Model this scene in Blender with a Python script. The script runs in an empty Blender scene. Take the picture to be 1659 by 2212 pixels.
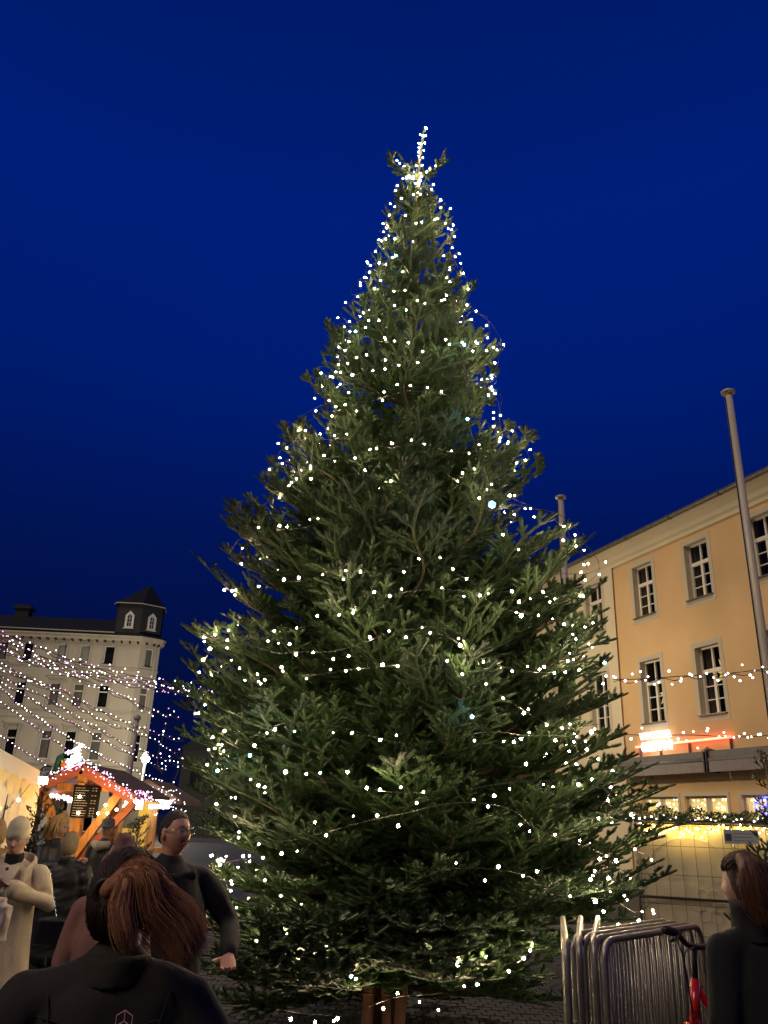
import bpy, bmesh, math, random
import numpy as np
from mathutils import Vector, Matrix, noise
random.seed(7); np.random.seed(7)
S = bpy.context.scene
COL = S.collection
rad = math.radians

# ------------------------------------------------------------------ camera
CAM_Z = 1.70
PITCH, ROLL = rad(21.11), rad(2.03)
cd = bpy.data.cameras.new('camera'); cam = bpy.data.objects.new('camera', cd); COL.objects.link(cam)
cd.sensor_fit = 'VERTICAL'; cd.sensor_height = 24.0; cd.lens = 24.0 * 0.7793
cd.clip_start = 0.05; cd.clip_end = 2000
_F = Vector((0, math.cos(PITCH), math.sin(PITCH))); _up = Vector((0, -math.sin(PITCH), math.cos(PITCH))); _rt = Vector((1, 0, 0))
_R = _rt * math.cos(ROLL) + _up * math.sin(ROLL); _U = _up * math.cos(ROLL) - _rt * math.sin(ROLL)
cam.matrix_world = Matrix(((_R.x, _U.x, -_F.x, 0), (_R.y, _U.y, -_F.y, 0), (_R.z, _U.z, -_F.z, CAM_Z), (0, 0, 0, 1)))
S.camera = cam

# ------------------------------------------------------------------ sky, sun, exposure
def lin(r, g, b):
    f = lambda c: c / 12.92 if c <= 0.04045 else ((c + 0.055) / 1.055) ** 2.4
    return (f(r / 255), f(g / 255), f(b / 255), 1.0)

W = bpy.data.worlds.new('World'); S.world = W; W.use_nodes = True
nt = W.node_tree; nt.nodes.clear()
wo = nt.nodes.new('ShaderNodeOutputWorld'); bg = nt.nodes.new('ShaderNodeBackground')
tc = nt.nodes.new('ShaderNodeTexCoord'); sx = nt.nodes.new('ShaderNodeSeparateXYZ'); cr = nt.nodes.new('ShaderNodeValToRGB')
nt.links.new(tc.outputs['Generated'], sx.inputs[0]); nt.links.new(sx.outputs['Z'], cr.inputs[0])
els = cr.color_ramp.elements
els[0].position = 0.0; els[0].color = lin(6, 12, 48)
els[1].position = 1.0; els[1].color = lin(1, 22, 90)
for p, c in ((0.16, (3, 14, 60)), (0.32, (1, 20, 84)), (0.50, (0, 28, 112)), (0.66, (0, 30, 119)), (0.82, (1, 26, 104))):
    e = els.new(p); e.color = lin(*c)
nz = nt.nodes.new('ShaderNodeTexNoise'); nz.inputs['Scale'].default_value = 1.6; nz.inputs['Detail'].default_value = 3
mp = nt.nodes.new('ShaderNodeMapRange'); mp.inputs[3].default_value = 0.9; mp.inputs[4].default_value = 1.1
nt.links.new(tc.outputs['Generated'], nz.inputs['Vector']); nt.links.new(nz.outputs['Fac'], mp.inputs[0])
nt.links.new(cr.outputs[0], bg.inputs['Color']); nt.links.new(mp.outputs[0], bg.inputs['Strength']); nt.links.new(bg.outputs[0], wo.inputs[0])

sd = bpy.data.lights.new('sun', 'SUN'); sd.energy = 0.95; sd.color = (1.0, 0.80, 0.52); sd.angle = rad(24)
sun = bpy.data.objects.new('sun', sd); COL.objects.link(sun)
SUN_FROM = Vector((-0.62, -0.55, 0.76))
sun.rotation_euler = SUN_FROM.to_track_quat('Z', 'Y').to_euler()

S.view_settings.view_transform = 'Standard'; S.view_settings.look = 'None'
S.view_settings.exposure = 0.0; S.view_settings.gamma = 1.0; S.view_settings.use_curve_mapping = False
S.render.engine = 'CYCLES'
cy = S.cycles
cy.use_denoising = True
cy.max_bounces = 5; cy.diffuse_bounces = 3; cy.glossy_bounces = 3; cy.transmission_bounces = 5; cy.transparent_max_bounces = 6
cy.sample_clamp_indirect = 3.0
cy.use_light_tree = True

# ------------------------------------------------------------------ helpers
def ray(x, y):                       # a pixel of the 1659 x 2212 photograph as a direction
    return (_F * 1723.9 + _R * (x - 829.6) - _U * (y - 1106.0)).normalized()
EYE = Vector((0, 0, CAM_Z))
def at(x, y, Y):                     # the point of that direction at the distance Y in front of the camera
    d = ray(x, y); return EYE + d * (Y / d.y)

class MB:
    def __init__(s): s.v = []; s.f = []; s.mi = []; s.cur = 0
    def add(s, vs, fs):
        b = len(s.v); s.v += [tuple(p) for p in vs]
        for f in fs: s.f.append(tuple(b + i for i in f)); s.mi.append(s.cur)
        return s
    def box(s, c, d, R=None):
        h = [x / 2 for x in d]; c = Vector(c)
        vs = [Vector((sx * h[0], sy * h[1], sz * h[2])) for sz in (-1, 1) for sy in (-1, 1) for sx in (-1, 1)]
        if R is not None: vs = [R @ v for v in vs]
        return s.add([c + v for v in vs], [(0, 2, 3, 1), (4, 5, 7, 6), (0, 1, 5, 4), (2, 6, 7, 3), (0, 4, 6, 2), (1, 3, 7, 5)])
    def b(s, x0, x1, y0, y1, z0, z1):
        return s.box(((x0 + x1) / 2, (y0 + y1) / 2, (z0 + z1) / 2), (x1 - x0, y1 - y0, z1 - z0))
    def beam(s, a, b, w, h, up=(0, 0, 1)):      # a box from a to b
        a = Vector(a); b = Vector(b); d = (b - a); L = d.length; d.normalize()
        u = Vector(up); x = u.cross(d)
        if x.length < 1e-4: x = Vector((1, 0, 0)).cross(d)
        x.normalize(); u = d.cross(x)
        R = Matrix((x, u, d)).transposed()
        return s.box((a + b) / 2, (w, h, L), R)
    def tube(s, pts, r, seg=6, cap=True, ell=None):
        pts = [Vector(p) for p in pts]; n = len(pts)
        rr = r if isinstance(r, (list, tuple)) else [r] * n
        t0 = (pts[1] - pts[0]).normalized()
        nx = t0.orthogonal().normalized()
        if ell is not None:
            nx = Vector(ell) - t0 * Vector(ell).dot(t0); nx.normalize()
        vs = []
        for i, p in enumerate(pts):
            t = (pts[min(i + 1, n - 1)] - pts[max(i - 1, 0)])
            t = t.normalized() if t.length > 1e-9 else t0
            nx = (nx - t * nx.dot(t)).normalized(); ny = t.cross(nx)
            q = rr[i]; rx, ry = q if isinstance(q, (tuple, list)) else (q, q)
            for k in range(seg):
                a = 2 * math.pi * k / seg
                vs.append(p + nx * (math.cos(a) * rx) + ny * (math.sin(a) * ry))
        fs = []
        for i in range(n - 1):
            for k in range(seg):
                k2 = (k + 1) % seg
                fs.append((i * seg + k, i * seg + k2, (i + 1) * seg + k2, (i + 1) * seg + k))
        if cap: fs.append(tuple(reversed(range(seg)))); fs.append(tuple((n - 1) * seg + k for k in range(seg)))
        return s.add(vs, fs)
    def capsule(s, pts, r, seg=12, ell=None):    # tube with rounded ends
        pts = [Vector(p) for p in pts]; rr = [q if isinstance(q, (tuple, list)) else (q, q) for q in (r if isinstance(r, list) else [r] * len(pts))]
        d0 = (pts[0] - pts[1]).normalized(); d1 = (pts[-1] - pts[-2]).normalized()
        P = []; Q = []
        m0 = min(rr[0]); m1 = min(rr[-1])
        for a in (0.98, 0.8, 0.45):
            P.append(pts[0] + d0 * m0 * a); c = math.sqrt(1 - a * a); Q.append((rr[0][0] * c, rr[0][1] * c))
        P += pts; Q += rr
        for a in (0.45, 0.8, 0.98):
            P.append(pts[-1] + d1 * m1 * a); c = math.sqrt(1 - a * a); Q.append((rr[-1][0] * c, rr[-1][1] * c))
        return s.tube(P, Q, seg, True, ell)
    def ell(s, c, r, seg=16, rings=10, R=None):
        c = Vector(c); vs = [Vector((0, 0, -r[2]))]
        for i in range(1, rings):
            th = math.pi * i / rings
            for k in range(seg):
                a = 2 * math.pi * k / seg
                vs.append(Vector((r[0] * math.sin(th) * math.cos(a), r[1] * math.sin(th) * math.sin(a), -r[2] * math.cos(th))))
        vs.append(Vector((0, 0, r[2])))
        if R is not None: vs = [R @ v for v in vs]
        fs = [(0, 1 + (k + 1) % seg, 1 + k) for k in range(seg)]
        for i in range(rings - 2):
            for k in range(seg):
                k2 = (k + 1) % seg; a = 1 + i * seg; b2 = a + seg
                fs.append((a + k, a + k2, b2 + k2, b2 + k))
        a = 1 + (rings - 2) * seg; t = len(vs) - 1
        fs += [(a + k, a + (k + 1) % seg, t) for k in range(seg)]
        return s.add([c + v for v in vs], fs)
    def lathe(s, prof, c=(0, 0, 0), seg=20):
        return s.tube([(c[0], c[1], c[2] + z) for r, z in prof], [max(r, 1e-4) for r, z in prof], seg)
    def prism(s, poly, y0, y1):                   # polygon in x,z pulled along y
        n = len(poly)
        vs = [(x, y0, z) for x, z in poly] + [(x, y1, z) for x, z in poly]
        fs = [tuple(range(n)), tuple(reversed(range(n, 2 * n)))] + [(i, i + n, (i + 1) % n + n, (i + 1) % n) for i in range(n)]
        return s.add(vs, fs)
    def mesh(s, name, mats=None, smooth=False):
        me = bpy.data.meshes.new(name); me.from_pydata(s.v, [], s.f)
        if mats is not None:
            for m in (mats if isinstance(mats, (list, tuple)) else [mats]): me.materials.append(m)
        if any(s.mi): me.polygons.foreach_set('material_index', s.mi)
        bm = bmesh.new(); bm.from_mesh(me); bmesh.ops.recalc_face_normals(bm, faces=bm.faces); bm.to_mesh(me); bm.free()
        if smooth:
            me.polygons.foreach_set('use_smooth', [True] * len(me.polygons))
        me.update(); return me
    def build(s, name, mats, parent=None, smooth=False, loc=None, world=False):
        me = s.mesh(name, mats, smooth)
        return link(name, me, parent, loc, world)

def org(o):
    p = Vector((0, 0, 0))
    while o is not None: p = p + o.location; o = o.parent
    return p
def link(name, me, parent=None, loc=None, world=False):
    o = bpy.data.objects.new(name, me); COL.objects.link(o)
    if parent is not None: o.parent = parent
    if loc is not None: o.location = loc
    elif world and parent is not None: o.location = -org(parent)      # geometry was given in world metres
    return o
def tag(o, label=None, cat=None, group=None, kind=None):
    if label: o['label'] = label
    if cat: o['category'] = cat
    if group: o['group'] = group
    if kind: o['kind'] = kind
    return o
def thing(name, label, cat, loc=(0, 0, 0), rz=0.0, group=None):
    o = bpy.data.objects.new(name, None); COL.objects.link(o)
    o.empty_display_size = 0.1
    o.location = loc; o.rotation_euler = (0, 0, rz)
    return tag(o, label, cat, group)
def copy_child(o, parent):
    c = o.copy(); COL.objects.link(c); c.parent = parent
    for ch in list(o.children): copy_child(ch, c)
    return c
def copy_tree(root, loc, rz=0.0, label=None, group=None):
    r = root.copy(); COL.objects.link(r); r.location = loc; r.rotation_euler = (0, 0, rz)
    if label: r['label'] = label
    if group: r['group'] = group
    for ch in list(root.children): copy_child(ch, r)
    return r

# ------------------------------------------------------------------ materials
def mat(name, col, rough=0.7, metal=0.0, var=0.0, vscale=6.0, bump=0.0, bscale=60.0, emit=None, es=0.0, coat=0.0, spec=None, objvar=0.0, sheen=0.0, stretch=None):
    m = bpy.data.materials.new(name); m.use_nodes = True
    t = m.node_tree; b = t.nodes['Principled BSDF']
    c = tuple(col[:3]) + (1.0,)
    b.inputs['Base Color'].default_value = c; b.inputs['Roughness'].default_value = rough; b.inputs['Metallic'].default_value = metal
    if spec is not None: b.inputs['Specular IOR Level'].default_value = spec
    if coat: b.inputs['Coat Weight'].default_value = coat
    if sheen: b.inputs['Sheen Weight'].default_value = sheen
    co = t.nodes.new('ShaderNodeTexCoord')
    vec = co.outputs['Object']
    if stretch:
        mpn = t.nodes.new('ShaderNodeMapping'); mpn.inputs['Scale'].default_value = stretch
        t.links.new(vec, mpn.inputs['Vector']); vec = mpn.outputs[0]
    if var or objvar:
        last = None
        if var:
            n = t.nodes.new('ShaderNodeTexNoise'); n.inputs['Scale'].default_value = vscale; n.inputs['Detail'].default_value = 5
            t.links.new(vec, n.inputs['Vector'])
            r = t.nodes.new('ShaderNodeMapRange'); r.inputs[1].default_value = 0.3; r.inputs[2].default_value = 0.7
            r.inputs[3].default_value = 1 - var; r.inputs[4].default_value = 1 + var
            t.links.new(n.outputs['Fac'], r.inputs[0]); last = r.outputs[0]
        if objvar:
            oi = t.nodes.new('ShaderNodeObjectInfo')
            r2 = t.nodes.new('ShaderNodeMapRange'); r2.inputs[3].default_value = 1 - objvar; r2.inputs[4].default_value = 1 + objvar
            t.links.new(oi.outputs['Random'], r2.inputs[0])
            if last is None: last = r2.outputs[0]
            else:
                mm = t.nodes.new('ShaderNodeMath'); mm.operation = 'MULTIPLY'
                t.links.new(last, mm.inputs[0]); t.links.new(r2.outputs[0], mm.inputs[1]); last = mm.outputs[0]
        vm = t.nodes.new('ShaderNodeVectorMath'); vm.operation = 'SCALE'; vm.inputs[0].default_value = c[:3]
        t.links.new(last, vm.inputs['Scale']); t.links.new(vm.outputs[0], b.inputs['Base Color'])
    if bump:
        n2 = t.nodes.new('ShaderNodeTexNoise'); n2.inputs['Scale'].default_value = bscale; n2.inputs['Detail'].default_value = 4
        t.links.new(vec, n2.inputs['Vector'])
        bp = t.nodes.new('ShaderNodeBump'); bp.inputs['Strength'].default_value = bump; bp.inputs['Distance'].default_value = 0.01
        t.links.new(n2.outputs['Fac'], bp.inputs['Height']); t.links.new(bp.outputs[0], b.inputs['Normal'])
    if emit is not None:
        b.inputs['Emission Color'].default_value = tuple(emit[:3]) + (1.0,); b.inputs['Emission Strength'].default_value = es
    return m
M = {}
M['ground'] = mat('ground_paving', (0.022, 0.020, 0.018), 0.7, var=0.25, vscale=1.3, bump=0.3)
M['orange'] = mat('orange_plaster', (0.72, 0.475, 0.225), 0.9, var=0.16, vscale=0.35, bump=0.15, bscale=90)
M['cream'] = mat('cream_plaster', (0.72, 0.62, 0.41), 0.9, var=0.05, vscale=0.8, bump=0.1)
M['surround'] = mat('grey_surround_paint', (0.58, 0.50, 0.36), 0.9, var=0.05, vscale=2)
M['white_frame'] = mat('white_window_paint', (0.82, 0.76, 0.62), 0.5)
M['glass'] = mat('dark_window_glass', (0.012, 0.011, 0.010), 0.08, spec=0.4, var=0.5, vscale=1.2)
gc_ = bpy.data.materials.new('clear_window_glass'); gc_.use_nodes = True; t_ = gc_.node_tree; t_.nodes.clear()
a_ = t_.nodes.new('ShaderNodeOutputMaterial'); b_ = t_.nodes.new('ShaderNodeMixShader'); c_ = t_.nodes.new('ShaderNodeBsdfTransparent'); d_ = t_.nodes.new('ShaderNodeBsdfGlossy')
c_.inputs[0].default_value = (.75, .76, .74, 1); d_.inputs['Roughness'].default_value = .04
b_.inputs[0].default_value = .06; t_.links.new(c_.outputs[0], b_.inputs[1]); t_.links.new(d_.outputs[0], b_.inputs[2]); t_.links.new(b_.outputs[0], a_.inputs[0])
M['glass_clear'] = gc_
M['room'] = mat('dark_room', (0.02, 0.017, 0.013), 0.9, var=0.4, vscale=1.5)
M['curtain'] = mat('net_curtain', (0.30, 0.29, 0.25), 0.9, var=0.2, vscale=9, stretch=(8, 1, 0.3))
M['curtain_dim'] = mat('grey_blind', (0.13, 0.12, 0.10), 0.9, var=0.2, vscale=7)
M['gutter'] = mat('zinc_gutter', (0.16, 0.14, 0.11), 0.5, metal=0.4, var=0.2)
M['slate'] = mat('dark_slate', (0.007, 0.007, 0.008), 0.8, var=0.3, vscale=3)
M['slate_wall'] = mat('slate_hung_wall', (0.026, 0.024, 0.021), 0.75, var=0.2, vscale=4, stretch=(1, 1, 3))
M['lplaster'] = mat('greybeige_plaster', (0.55, 0.48, 0.355), 0.92, var=0.08, vscale=0.45, bump=0.1)
M['ltrim'] = mat('beige_stucco_trim', (0.50, 0.45, 0.34), 0.9, var=0.10, vscale=0.8)
M['ltrim_light'] = mat('pale_cornice', (0.56, 0.49, 0.36), 0.9, var=0.12, vscale=1.2)
M['brown_metal'] = mat('brown_corbel', (0.05, 0.03, 0.02), 0.8)
M['wood'] = mat('honey_timber', (0.52, 0.25, 0.07), 0.6, var=0.32, vscale=5, bump=0.2, bscale=30, stretch=(6, 6, 0.8))
M['wood_red'] = mat('red_brown_boards', (0.36, 0.10, 0.035), 0.6, var=0.2, vscale=4, stretch=(0.6, 5, 5))
M['wood_dark'] = mat('dark_timber', (0.10, 0.06, 0.035), 0.8, var=0.3, vscale=5)
M['board'] = mat('chalkboard', (0.012, 0.011, 0.011), 0.9, var=0.2, spec=.05)
M['chalk'] = mat('chalk', (0.42, 0.41, 0.39), 0.9)
M['tentcloth'] = mat('cream_tent_cloth', (0.72, 0.68, 0.55), 0.8, var=0.06, vscale=3, bump=0.3, bscale=4)
M['alu'] = mat('galvanised_steel', (0.30, 0.28, 0.25), 0.42, metal=0.7, var=0.25, vscale=14, bump=0.1)
M['pole'] = mat('brushed_flagpole', (0.60, 0.54, 0.42), 0.5, metal=0.1, var=0.12, vscale=3, stretch=(1, 1, 0.2))
M['black'] = mat('black_rubber_plastic', (0.012, 0.012, 0.012), 0.5)
M['awning'] = mat('grey_awning_metal', (0.15, 0.135, 0.12), 0.6, var=0.1)
M['awning_cloth'] = mat('taupe_awning_valance', (0.26, 0.225, 0.20), 0.9, var=0.08, vscale=5)
M['cable'] = mat('dark_cable', (0.015, 0.015, 0.012), 0.6)
M['bark'] = mat('fir_bark', (0.10, 0.065, 0.04), 0.9, var=0.35, vscale=10, bump=0.6, bscale=25, stretch=(3, 3, 0.6))
M['stake'] = mat('pale_wooden_stake', (0.20, 0.095, 0.055), 0.8, var=0.25, vscale=5, stretch=(5, 5, 0.6))
def needle_mat(name, col, objvar=0.28):
    m = mat(name, col, 0.5, var=0.35, vscale=3.5, objvar=objvar, spec=0.35)
    b = m.node_tree.nodes['Principled BSDF']
    return m
M['needle'] = needle_mat('fir_needles', (0.022, 0.046, 0.0135))
M['needle_dark'] = needle_mat('spruce_needles', (0.035, 0.047, 0.018))
M['leaf'] = mat('hedge_leaves', (0.06, 0.12, 0.02), 0.5, var=0.4, vscale=20)
def glow(name, col, s, base=(0.8, 0.8, 0.8)):
    return mat(name, base, 0.4, emit=col, es=s)
M['bulb'] = glow('warm_white_bulb', (1.0, 0.76, 0.42), 520)
M['bulb_pink'] = glow('pinkish_white_bulb', (1.0, 0.70, 0.48), 440)
M['bulb_cool'] = glow('cool_white_bulb', (1.0, 0.90, 0.88), 12)
M['bulb_violet'] = glow('violet_bulb', (0.95, 0.36, 1.0), 2.4)
M['bulb_rose'] = glow('rose_bulb', (1.0, 0.30, 0.60), 2.6)
M['garland_white'] = glow('garland_white_bulb', (1.0, 0.86, 0.84), 5)
M['bulb_yellow'] = glow('amber_bulb', (1.0, 0.66, 0.18), 75)
M['bulb_blue'] = glow('blue_flash_bulb', (0.10, 0.30, 1.0), 6)
M['bulb_cyan'] = glow('cyan_flash_bulb', (0.05, 0.50, 1.0), 380)
M['neon_white'] = glow('white_sign_letters', (0.88, 1.0, 0.99), 1.7)
M['deer'] = glow('reindeer_light', (1.0, 0.97, 0.90), 1.3)
M['neon_red'] = glow('red_neon_tube', (1.0, 0.10, 0.05), 8)
M['tube_white'] = glow('white_light_tube', (1.0, 0.95, 0.82), 14)
M['win_lit'] = mat('lit_room_wall', (0.7, 0.62, 0.36), 0.9, emit=(0.86, 0.64, 0.17), es=0.62, var=0.1)
M['blue_led'] = glow('blue_led_sign', (0.08, 0.10, 1.0), 3.0)
M['star_paper'] = mat('paper_star', (0.75, 0.62, 0.25), 0.8, emit=(1.0, 0.72, 0.20), es=0.7, var=0.15, vscale=30)

ICO = None
def ico(r, sub=1):
    bm = bmesh.new(); bmesh.ops.create_icosphere(bm, subdivisions=sub, radius=r)
    vs = [v.co.copy() for v in bm.verts]; fs = [tuple(v.index for v in f.verts) for f in bm.faces]; bm.free()
    return vs, fs
def bulb_mesh(name, m, r):
    mb = MB(); mb.add(*ico(r)); return mb.mesh(name, m, True)
def catmull(P, n=12):
    P = [Vector(p) for p in P]; Q = [P[0] * 2 - P[1]] + P + [P[-1] * 2 - P[-2]]
    out = []
    for i in range(1, len(Q) - 2):
        a, b, c, d = Q[i - 1], Q[i], Q[i + 1], Q[i + 2]
        for k in range(n):
            t = k / n
            out.append(0.5 * ((2 * b) + (c - a) * t + (2 * a - 5 * b + 4 * c - d) * t * t + (3 * b - a - 3 * c + d) * t ** 3))
    out.append(P[-1]); return out
def walk(path, step):                # points spaced along a polyline
    out = []; acc = 0.0; nxt = 0.0
    for a, b in zip(path, path[1:]):
        L = (b - a).length
        while nxt <= acc + L:
            out.append(a.lerp(b, (nxt - acc) / max(L, 1e-9))); nxt += step
        acc += L
    return out
def text_mesh(body, size, m, depth=0.01, name='lettering', align='CENTER'):
    c = bpy.data.curves.new(name, 'FONT'); c.body = body; c.size = size; c.extrude = depth / 2; c.align_x = align; c.align_y = 'CENTER'
    c.resolution_u = 3
    o = bpy.data.objects.new(name, c); COL.objects.link(o)
    dg = bpy.context.evaluated_depsgraph_get(); me = bpy.data.meshes.new_from_object(o.evaluated_get(dg))
    bpy.data.objects.remove(o); bpy.data.curves.remove(c)
    me.materials.clear(); me.materials.append(m)
    me.transform(Matrix.Rotation(math.pi / 2, 4, 'X'))       # stands upright, reads from -y
    return me

# ------------------------------------------------------------------ ground
g = MB(); g.add([(-400, -60, 0), (400, -60, 0), (400, 700, 0), (-400, 700, 0)], [(0, 1, 2, 3)])
go = g.build('ground', M['ground']); tag(go, kind='structure')
# paving setts near the tree, where the ground can be seen under the crown
M['sett'] = mat('granite_sett', (0.020, 0.017, 0.014), 0.75, var=0.3, vscale=8, objvar=0.25, bump=0.3)
sb = MB()
for i in range(60):
    for j in range(50):
        x = -3.6 + i * 0.125 + (j % 2) * 0.06; y = 7.2 + j * 0.125
        sb.box((x, y, 0.012 + random.random() * 0.006), (0.112, 0.112, 0.03), Matrix.Rotation(random.uniform(-.05, .05), 3, 'Z'))
tag(sb.build('paving_setts', M['sett']), kind='stuff', label='small granite setts paving the ground under the tree', cat='paving')

# ------------------------------------------------------------------ buildings
def wall_cells(mb, x0, x1, z0, z1, opens, y=0.0, depth=0.18):
    """a wall front with rectangular openings and their reveals; y is the front, +y into the house"""
    xs = sorted({x0, x1, *[a for o in opens for a in o[:2]]}); zs = sorted({z0, z1, *[a for o in opens for a in o[2:]]})
    for i in range(len(xs) - 1):
        for j in range(len(zs) - 1):
            cx, cz = (xs[i] + xs[i + 1]) / 2, (zs[j] + zs[j + 1]) / 2
            if any(o[0] < cx < o[1] and o[2] < cz < o[3] for o in opens): continue
            mb.add([(xs[i], y, zs[j]), (xs[i + 1], y, zs[j]), (xs[i + 1], y, zs[j + 1]), (xs[i], y, zs[j + 1])], [(0, 1, 2, 3)])
    for a, b, c, d in opens:
        mb.add([(a, y, c), (a, y + depth, c), (a, y + depth, d), (a, y, d)], [(0, 1, 2, 3)])
        mb.add([(b, y, c), (b, y + depth, c), (b, y + depth, d), (b, y, d)], [(0, 1, 2, 3)])
        mb.add([(a, y, d), (a, y + depth, d), (b, y + depth, d), (b, y, d)], [(0, 1, 2, 3)])
        mb.add([(a, y, c), (a, y + depth, c), (b, y + depth, c), (b, y, c)], [(0, 1, 2, 3)])

# orange house on the right; x runs along its front towards the camera, y into the house
d_al = Vector((math.sin(rad(-19.67)), math.cos(rad(-19.67)), 0)); n_al = Vector((d_al.y, -d_al.x, 0))
O_R = n_al * 18.207 + d_al * 24.68
RZ_R = math.atan2(-d_al.y, -d_al.x)
RB = thing('orange_house', 'three storey orange plastered house with white windows and pale cornice', 'building', O_R, RZ_R)
HZ = 0.05
bays = [1.77, 4.58, 7.38, 10.2, 13.0, 15.8]
opens = []
for i, u in enumerate(bays):
    opens += [(u - 0.54, u + 0.54, 8.80, 10.70), (u - 0.54, u + 0.54, 5.10, 7.22)]
gopen = [(0.78, 2.58, 0.95, 2.72), (2.91, 4.74, 0.95, 2.72), (5.30, 7.15, 0.95, 2.72), (8.2, 10.0, 0.95, 2.72)]
w = MB(); wall_cells(w, 0.0, 22.0, 0.0, 11.08, opens + gopen, 0.0, 0.24); w.build('wall', M['orange'], RB)
copen = [(-1.75, -0.67, 8.80, 10.70), (-1.75, -0.67, 5.10, 7.22), (-4.5, -3.4, 8.80, 10.70), (-4.5, -3.4, 5.10, 7.22)]
w = MB(); wall_cells(w, -9.0, 0.0, 0.0, 11.08, copen, -0.06, 0.24); w.add([(0, -0.06, 0), (0, 0.01, 0), (0, 0.01, 11.08), (0, -0.06, 11.08)], [(0, 1, 2, 3)])
w.build('cream_wall', M['cream'], RB)
w = MB(); w.b(-9, 22, 0.75, 9, 0.0, 11.0); w.build('core', M['room'], RB)
# painted surrounds
for (a, b_, c, d) in opens + copen[:4]:
    y = -0.004 if a >= 0 else -0.064
    t = 0.16; sur = MB()
    sur.b(a - t, a, y - 0.006, y + 0.002, c - 0.22, d + t); sur.b(b_, b_ + t, y - 0.006, y + 0.002, c - 0.22, d + t)
    sur.b(a, b_, y - 0.006, y + 0.002, d, d + t); sur.b(a, b_, y - 0.006, y + 0.002, c - 0.22, c)
    sur.b(a, a + 0.004, y, y + 0.22, c, d); sur.b(b_ - 0.004, b_, y, y + 0.22, c, d); sur.b(a, b_, y, y + 0.22, d - 0.004, d)
    sur.build('window_surround', M['surround'], RB)
for (a, b_, c, d) in gopen:
    t = 0.10; sur = MB()
    sur.b(a - t, a, -0.02, 0.002, c, d + t); sur.b(b_, b_ + t, -0.02, 0.002, c, d + t); sur.b(a, b_, -0.02, 0.002, d, d + t)
    sur.build('window_surround', M['surround'], RB)
# corner strip, cornice, gutter, roof
cm = MB(); cm.b(-0.28, 0.10, -0.085, -0.062, 0.0, 11.0); cm.build('corner_pilaster', M['cream'], RB)
prof = [(0.0, 11.02), (-0.05, 11.02), (-0.06, 11.14), (-0.14, 11.22), (-0.17, 11.38), (-0.30, 11.52), (-0.36, 11.62), (-0.36, 11.68), (0.3, 11.68)]
cm = MB(); n = len(prof)
vs = [(-9.2, y - 0.01, z) for y, z in prof] + [(22, y - 0.01, z) for y, z in prof]
cm.add(vs, [(i, i + 1, i + 1 + n, i + n) for i in range(n - 1)]); cm.build('cornice', M['cream'], RB)
gm = MB(); gm.tube([(-9.2, -0.44, 11.72), (22, -0.44, 11.72)], 0.085, 10); 
for u in np.arange(-8, 22, 2.4): gm.b(u, u + 0.03, -0.535, -0.36, 11.63, 11.80)
gm.build('gutter', M['gutter'], RB)
rm = MB(); rm.add([(-9.3, -0.40, 11.76), (22, -0.40, 11.76), (22, 4.5, 13.6), (-9.3, 4.5, 13.6)], [(0, 1, 2, 3)]); rm.build('roof', M['slate'], RB)

def sash(parent, x0, x1, z0, z1, y, rows=3, transom=0.36, curt=None, shared={}):
    """white casement window: parts frame and pane below one window"""
    key = (round(x1 - x0, 3), round(z1 - z0, 3), rows, transom)
    W_, H_ = x1 - x0, z1 - z0
    if key not in shared:
        f = MB(); e = 0.055
        f.b(0, e, 0, .06, 0, H_); f.b(W_ - e, W_, 0, .06, 0, H_); f.b(e, W_ - e, 0, .06, 0, e); f.b(e, W_ - e, 0, .06, H_ - e, H_)
        zt = H_ * (1 - transom)
        f.b(e, W_ - e, -.02, .06, zt - .06, zt + .06)
        f.b(W_ / 2 - .05, W_ / 2 + .05, -.01, .06, e, zt - .06); f.b(W_ / 2 - .03, W_ / 2 + .03, 0, .06, zt + .06, H_ - e)
        for r_ in range(1, rows):
            z = e + (zt - .06 - e) * r_ / rows
            f.b(e, W_ / 2 - .05, .012, .05, z - .015, z + .015); f.b(W_ / 2 + .05, W_ - e, .012, .05, z - .015, z + .015)
        f.b(e, e + .05, -.008, .058, e, zt - .06); f.b(W_ - e - .05, W_ - e, -.008, .058, e, zt - .06)
        shared[key] = (f.mesh('frame', M['white_frame']),)
        p = MB(); p.add([(0, .045, 0), (W_, .045, 0), (W_, .045, H_), (0, .045, H_)], [(0, 1, 2, 3)])
        s_ = MB(); s_.b(-.06, W_ + .06, -.30, -0.06, -.045, -.005)
        shared[key] += (p.mesh('pane', M['glass_clear']), s_.mesh('sill', M['gutter']))
    fr, pn, sl = shared[key]
    wobj = link('window', fr, parent, (x0, y, z0))
    link('pane', pn, wobj); link('sill', sl, wobj)
    if curt is not None:
        c = MB(); n_ = 16; vs = []
        x0_, x1_ = curt
        for i in range(n_ + 1):
            x = W_ * (x0_ + (x1_ - x0_) * i / n_); vs += [(x, .14 + .015 * (-1) ** i, .05), (x, .14 + .015 * (-1) ** i, H_ - .05)]
        c.add(vs, [(2 * i, 2 * i + 2, 2 * i + 3, 2 * i + 1) for i in range(n_)]); c.build('curtain', M['brown_curtain'], wobj)
    return wobj
M['brown_curtain'] = mat('brown_curtain', (.10, .075, .045), .9, var=.2)
for i, (a, b_, c, d) in enumerate(opens): sash(RB, a, b_, c, d, 0.20, curt=((0.05, .38), (.60, .95), (.05, .30), (.08, .45), None, (.55, .92))[i % 6])
for (a, b_, c, d) in copen[:4]: sash(RB, a, b_, c, d, 0.14)
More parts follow.
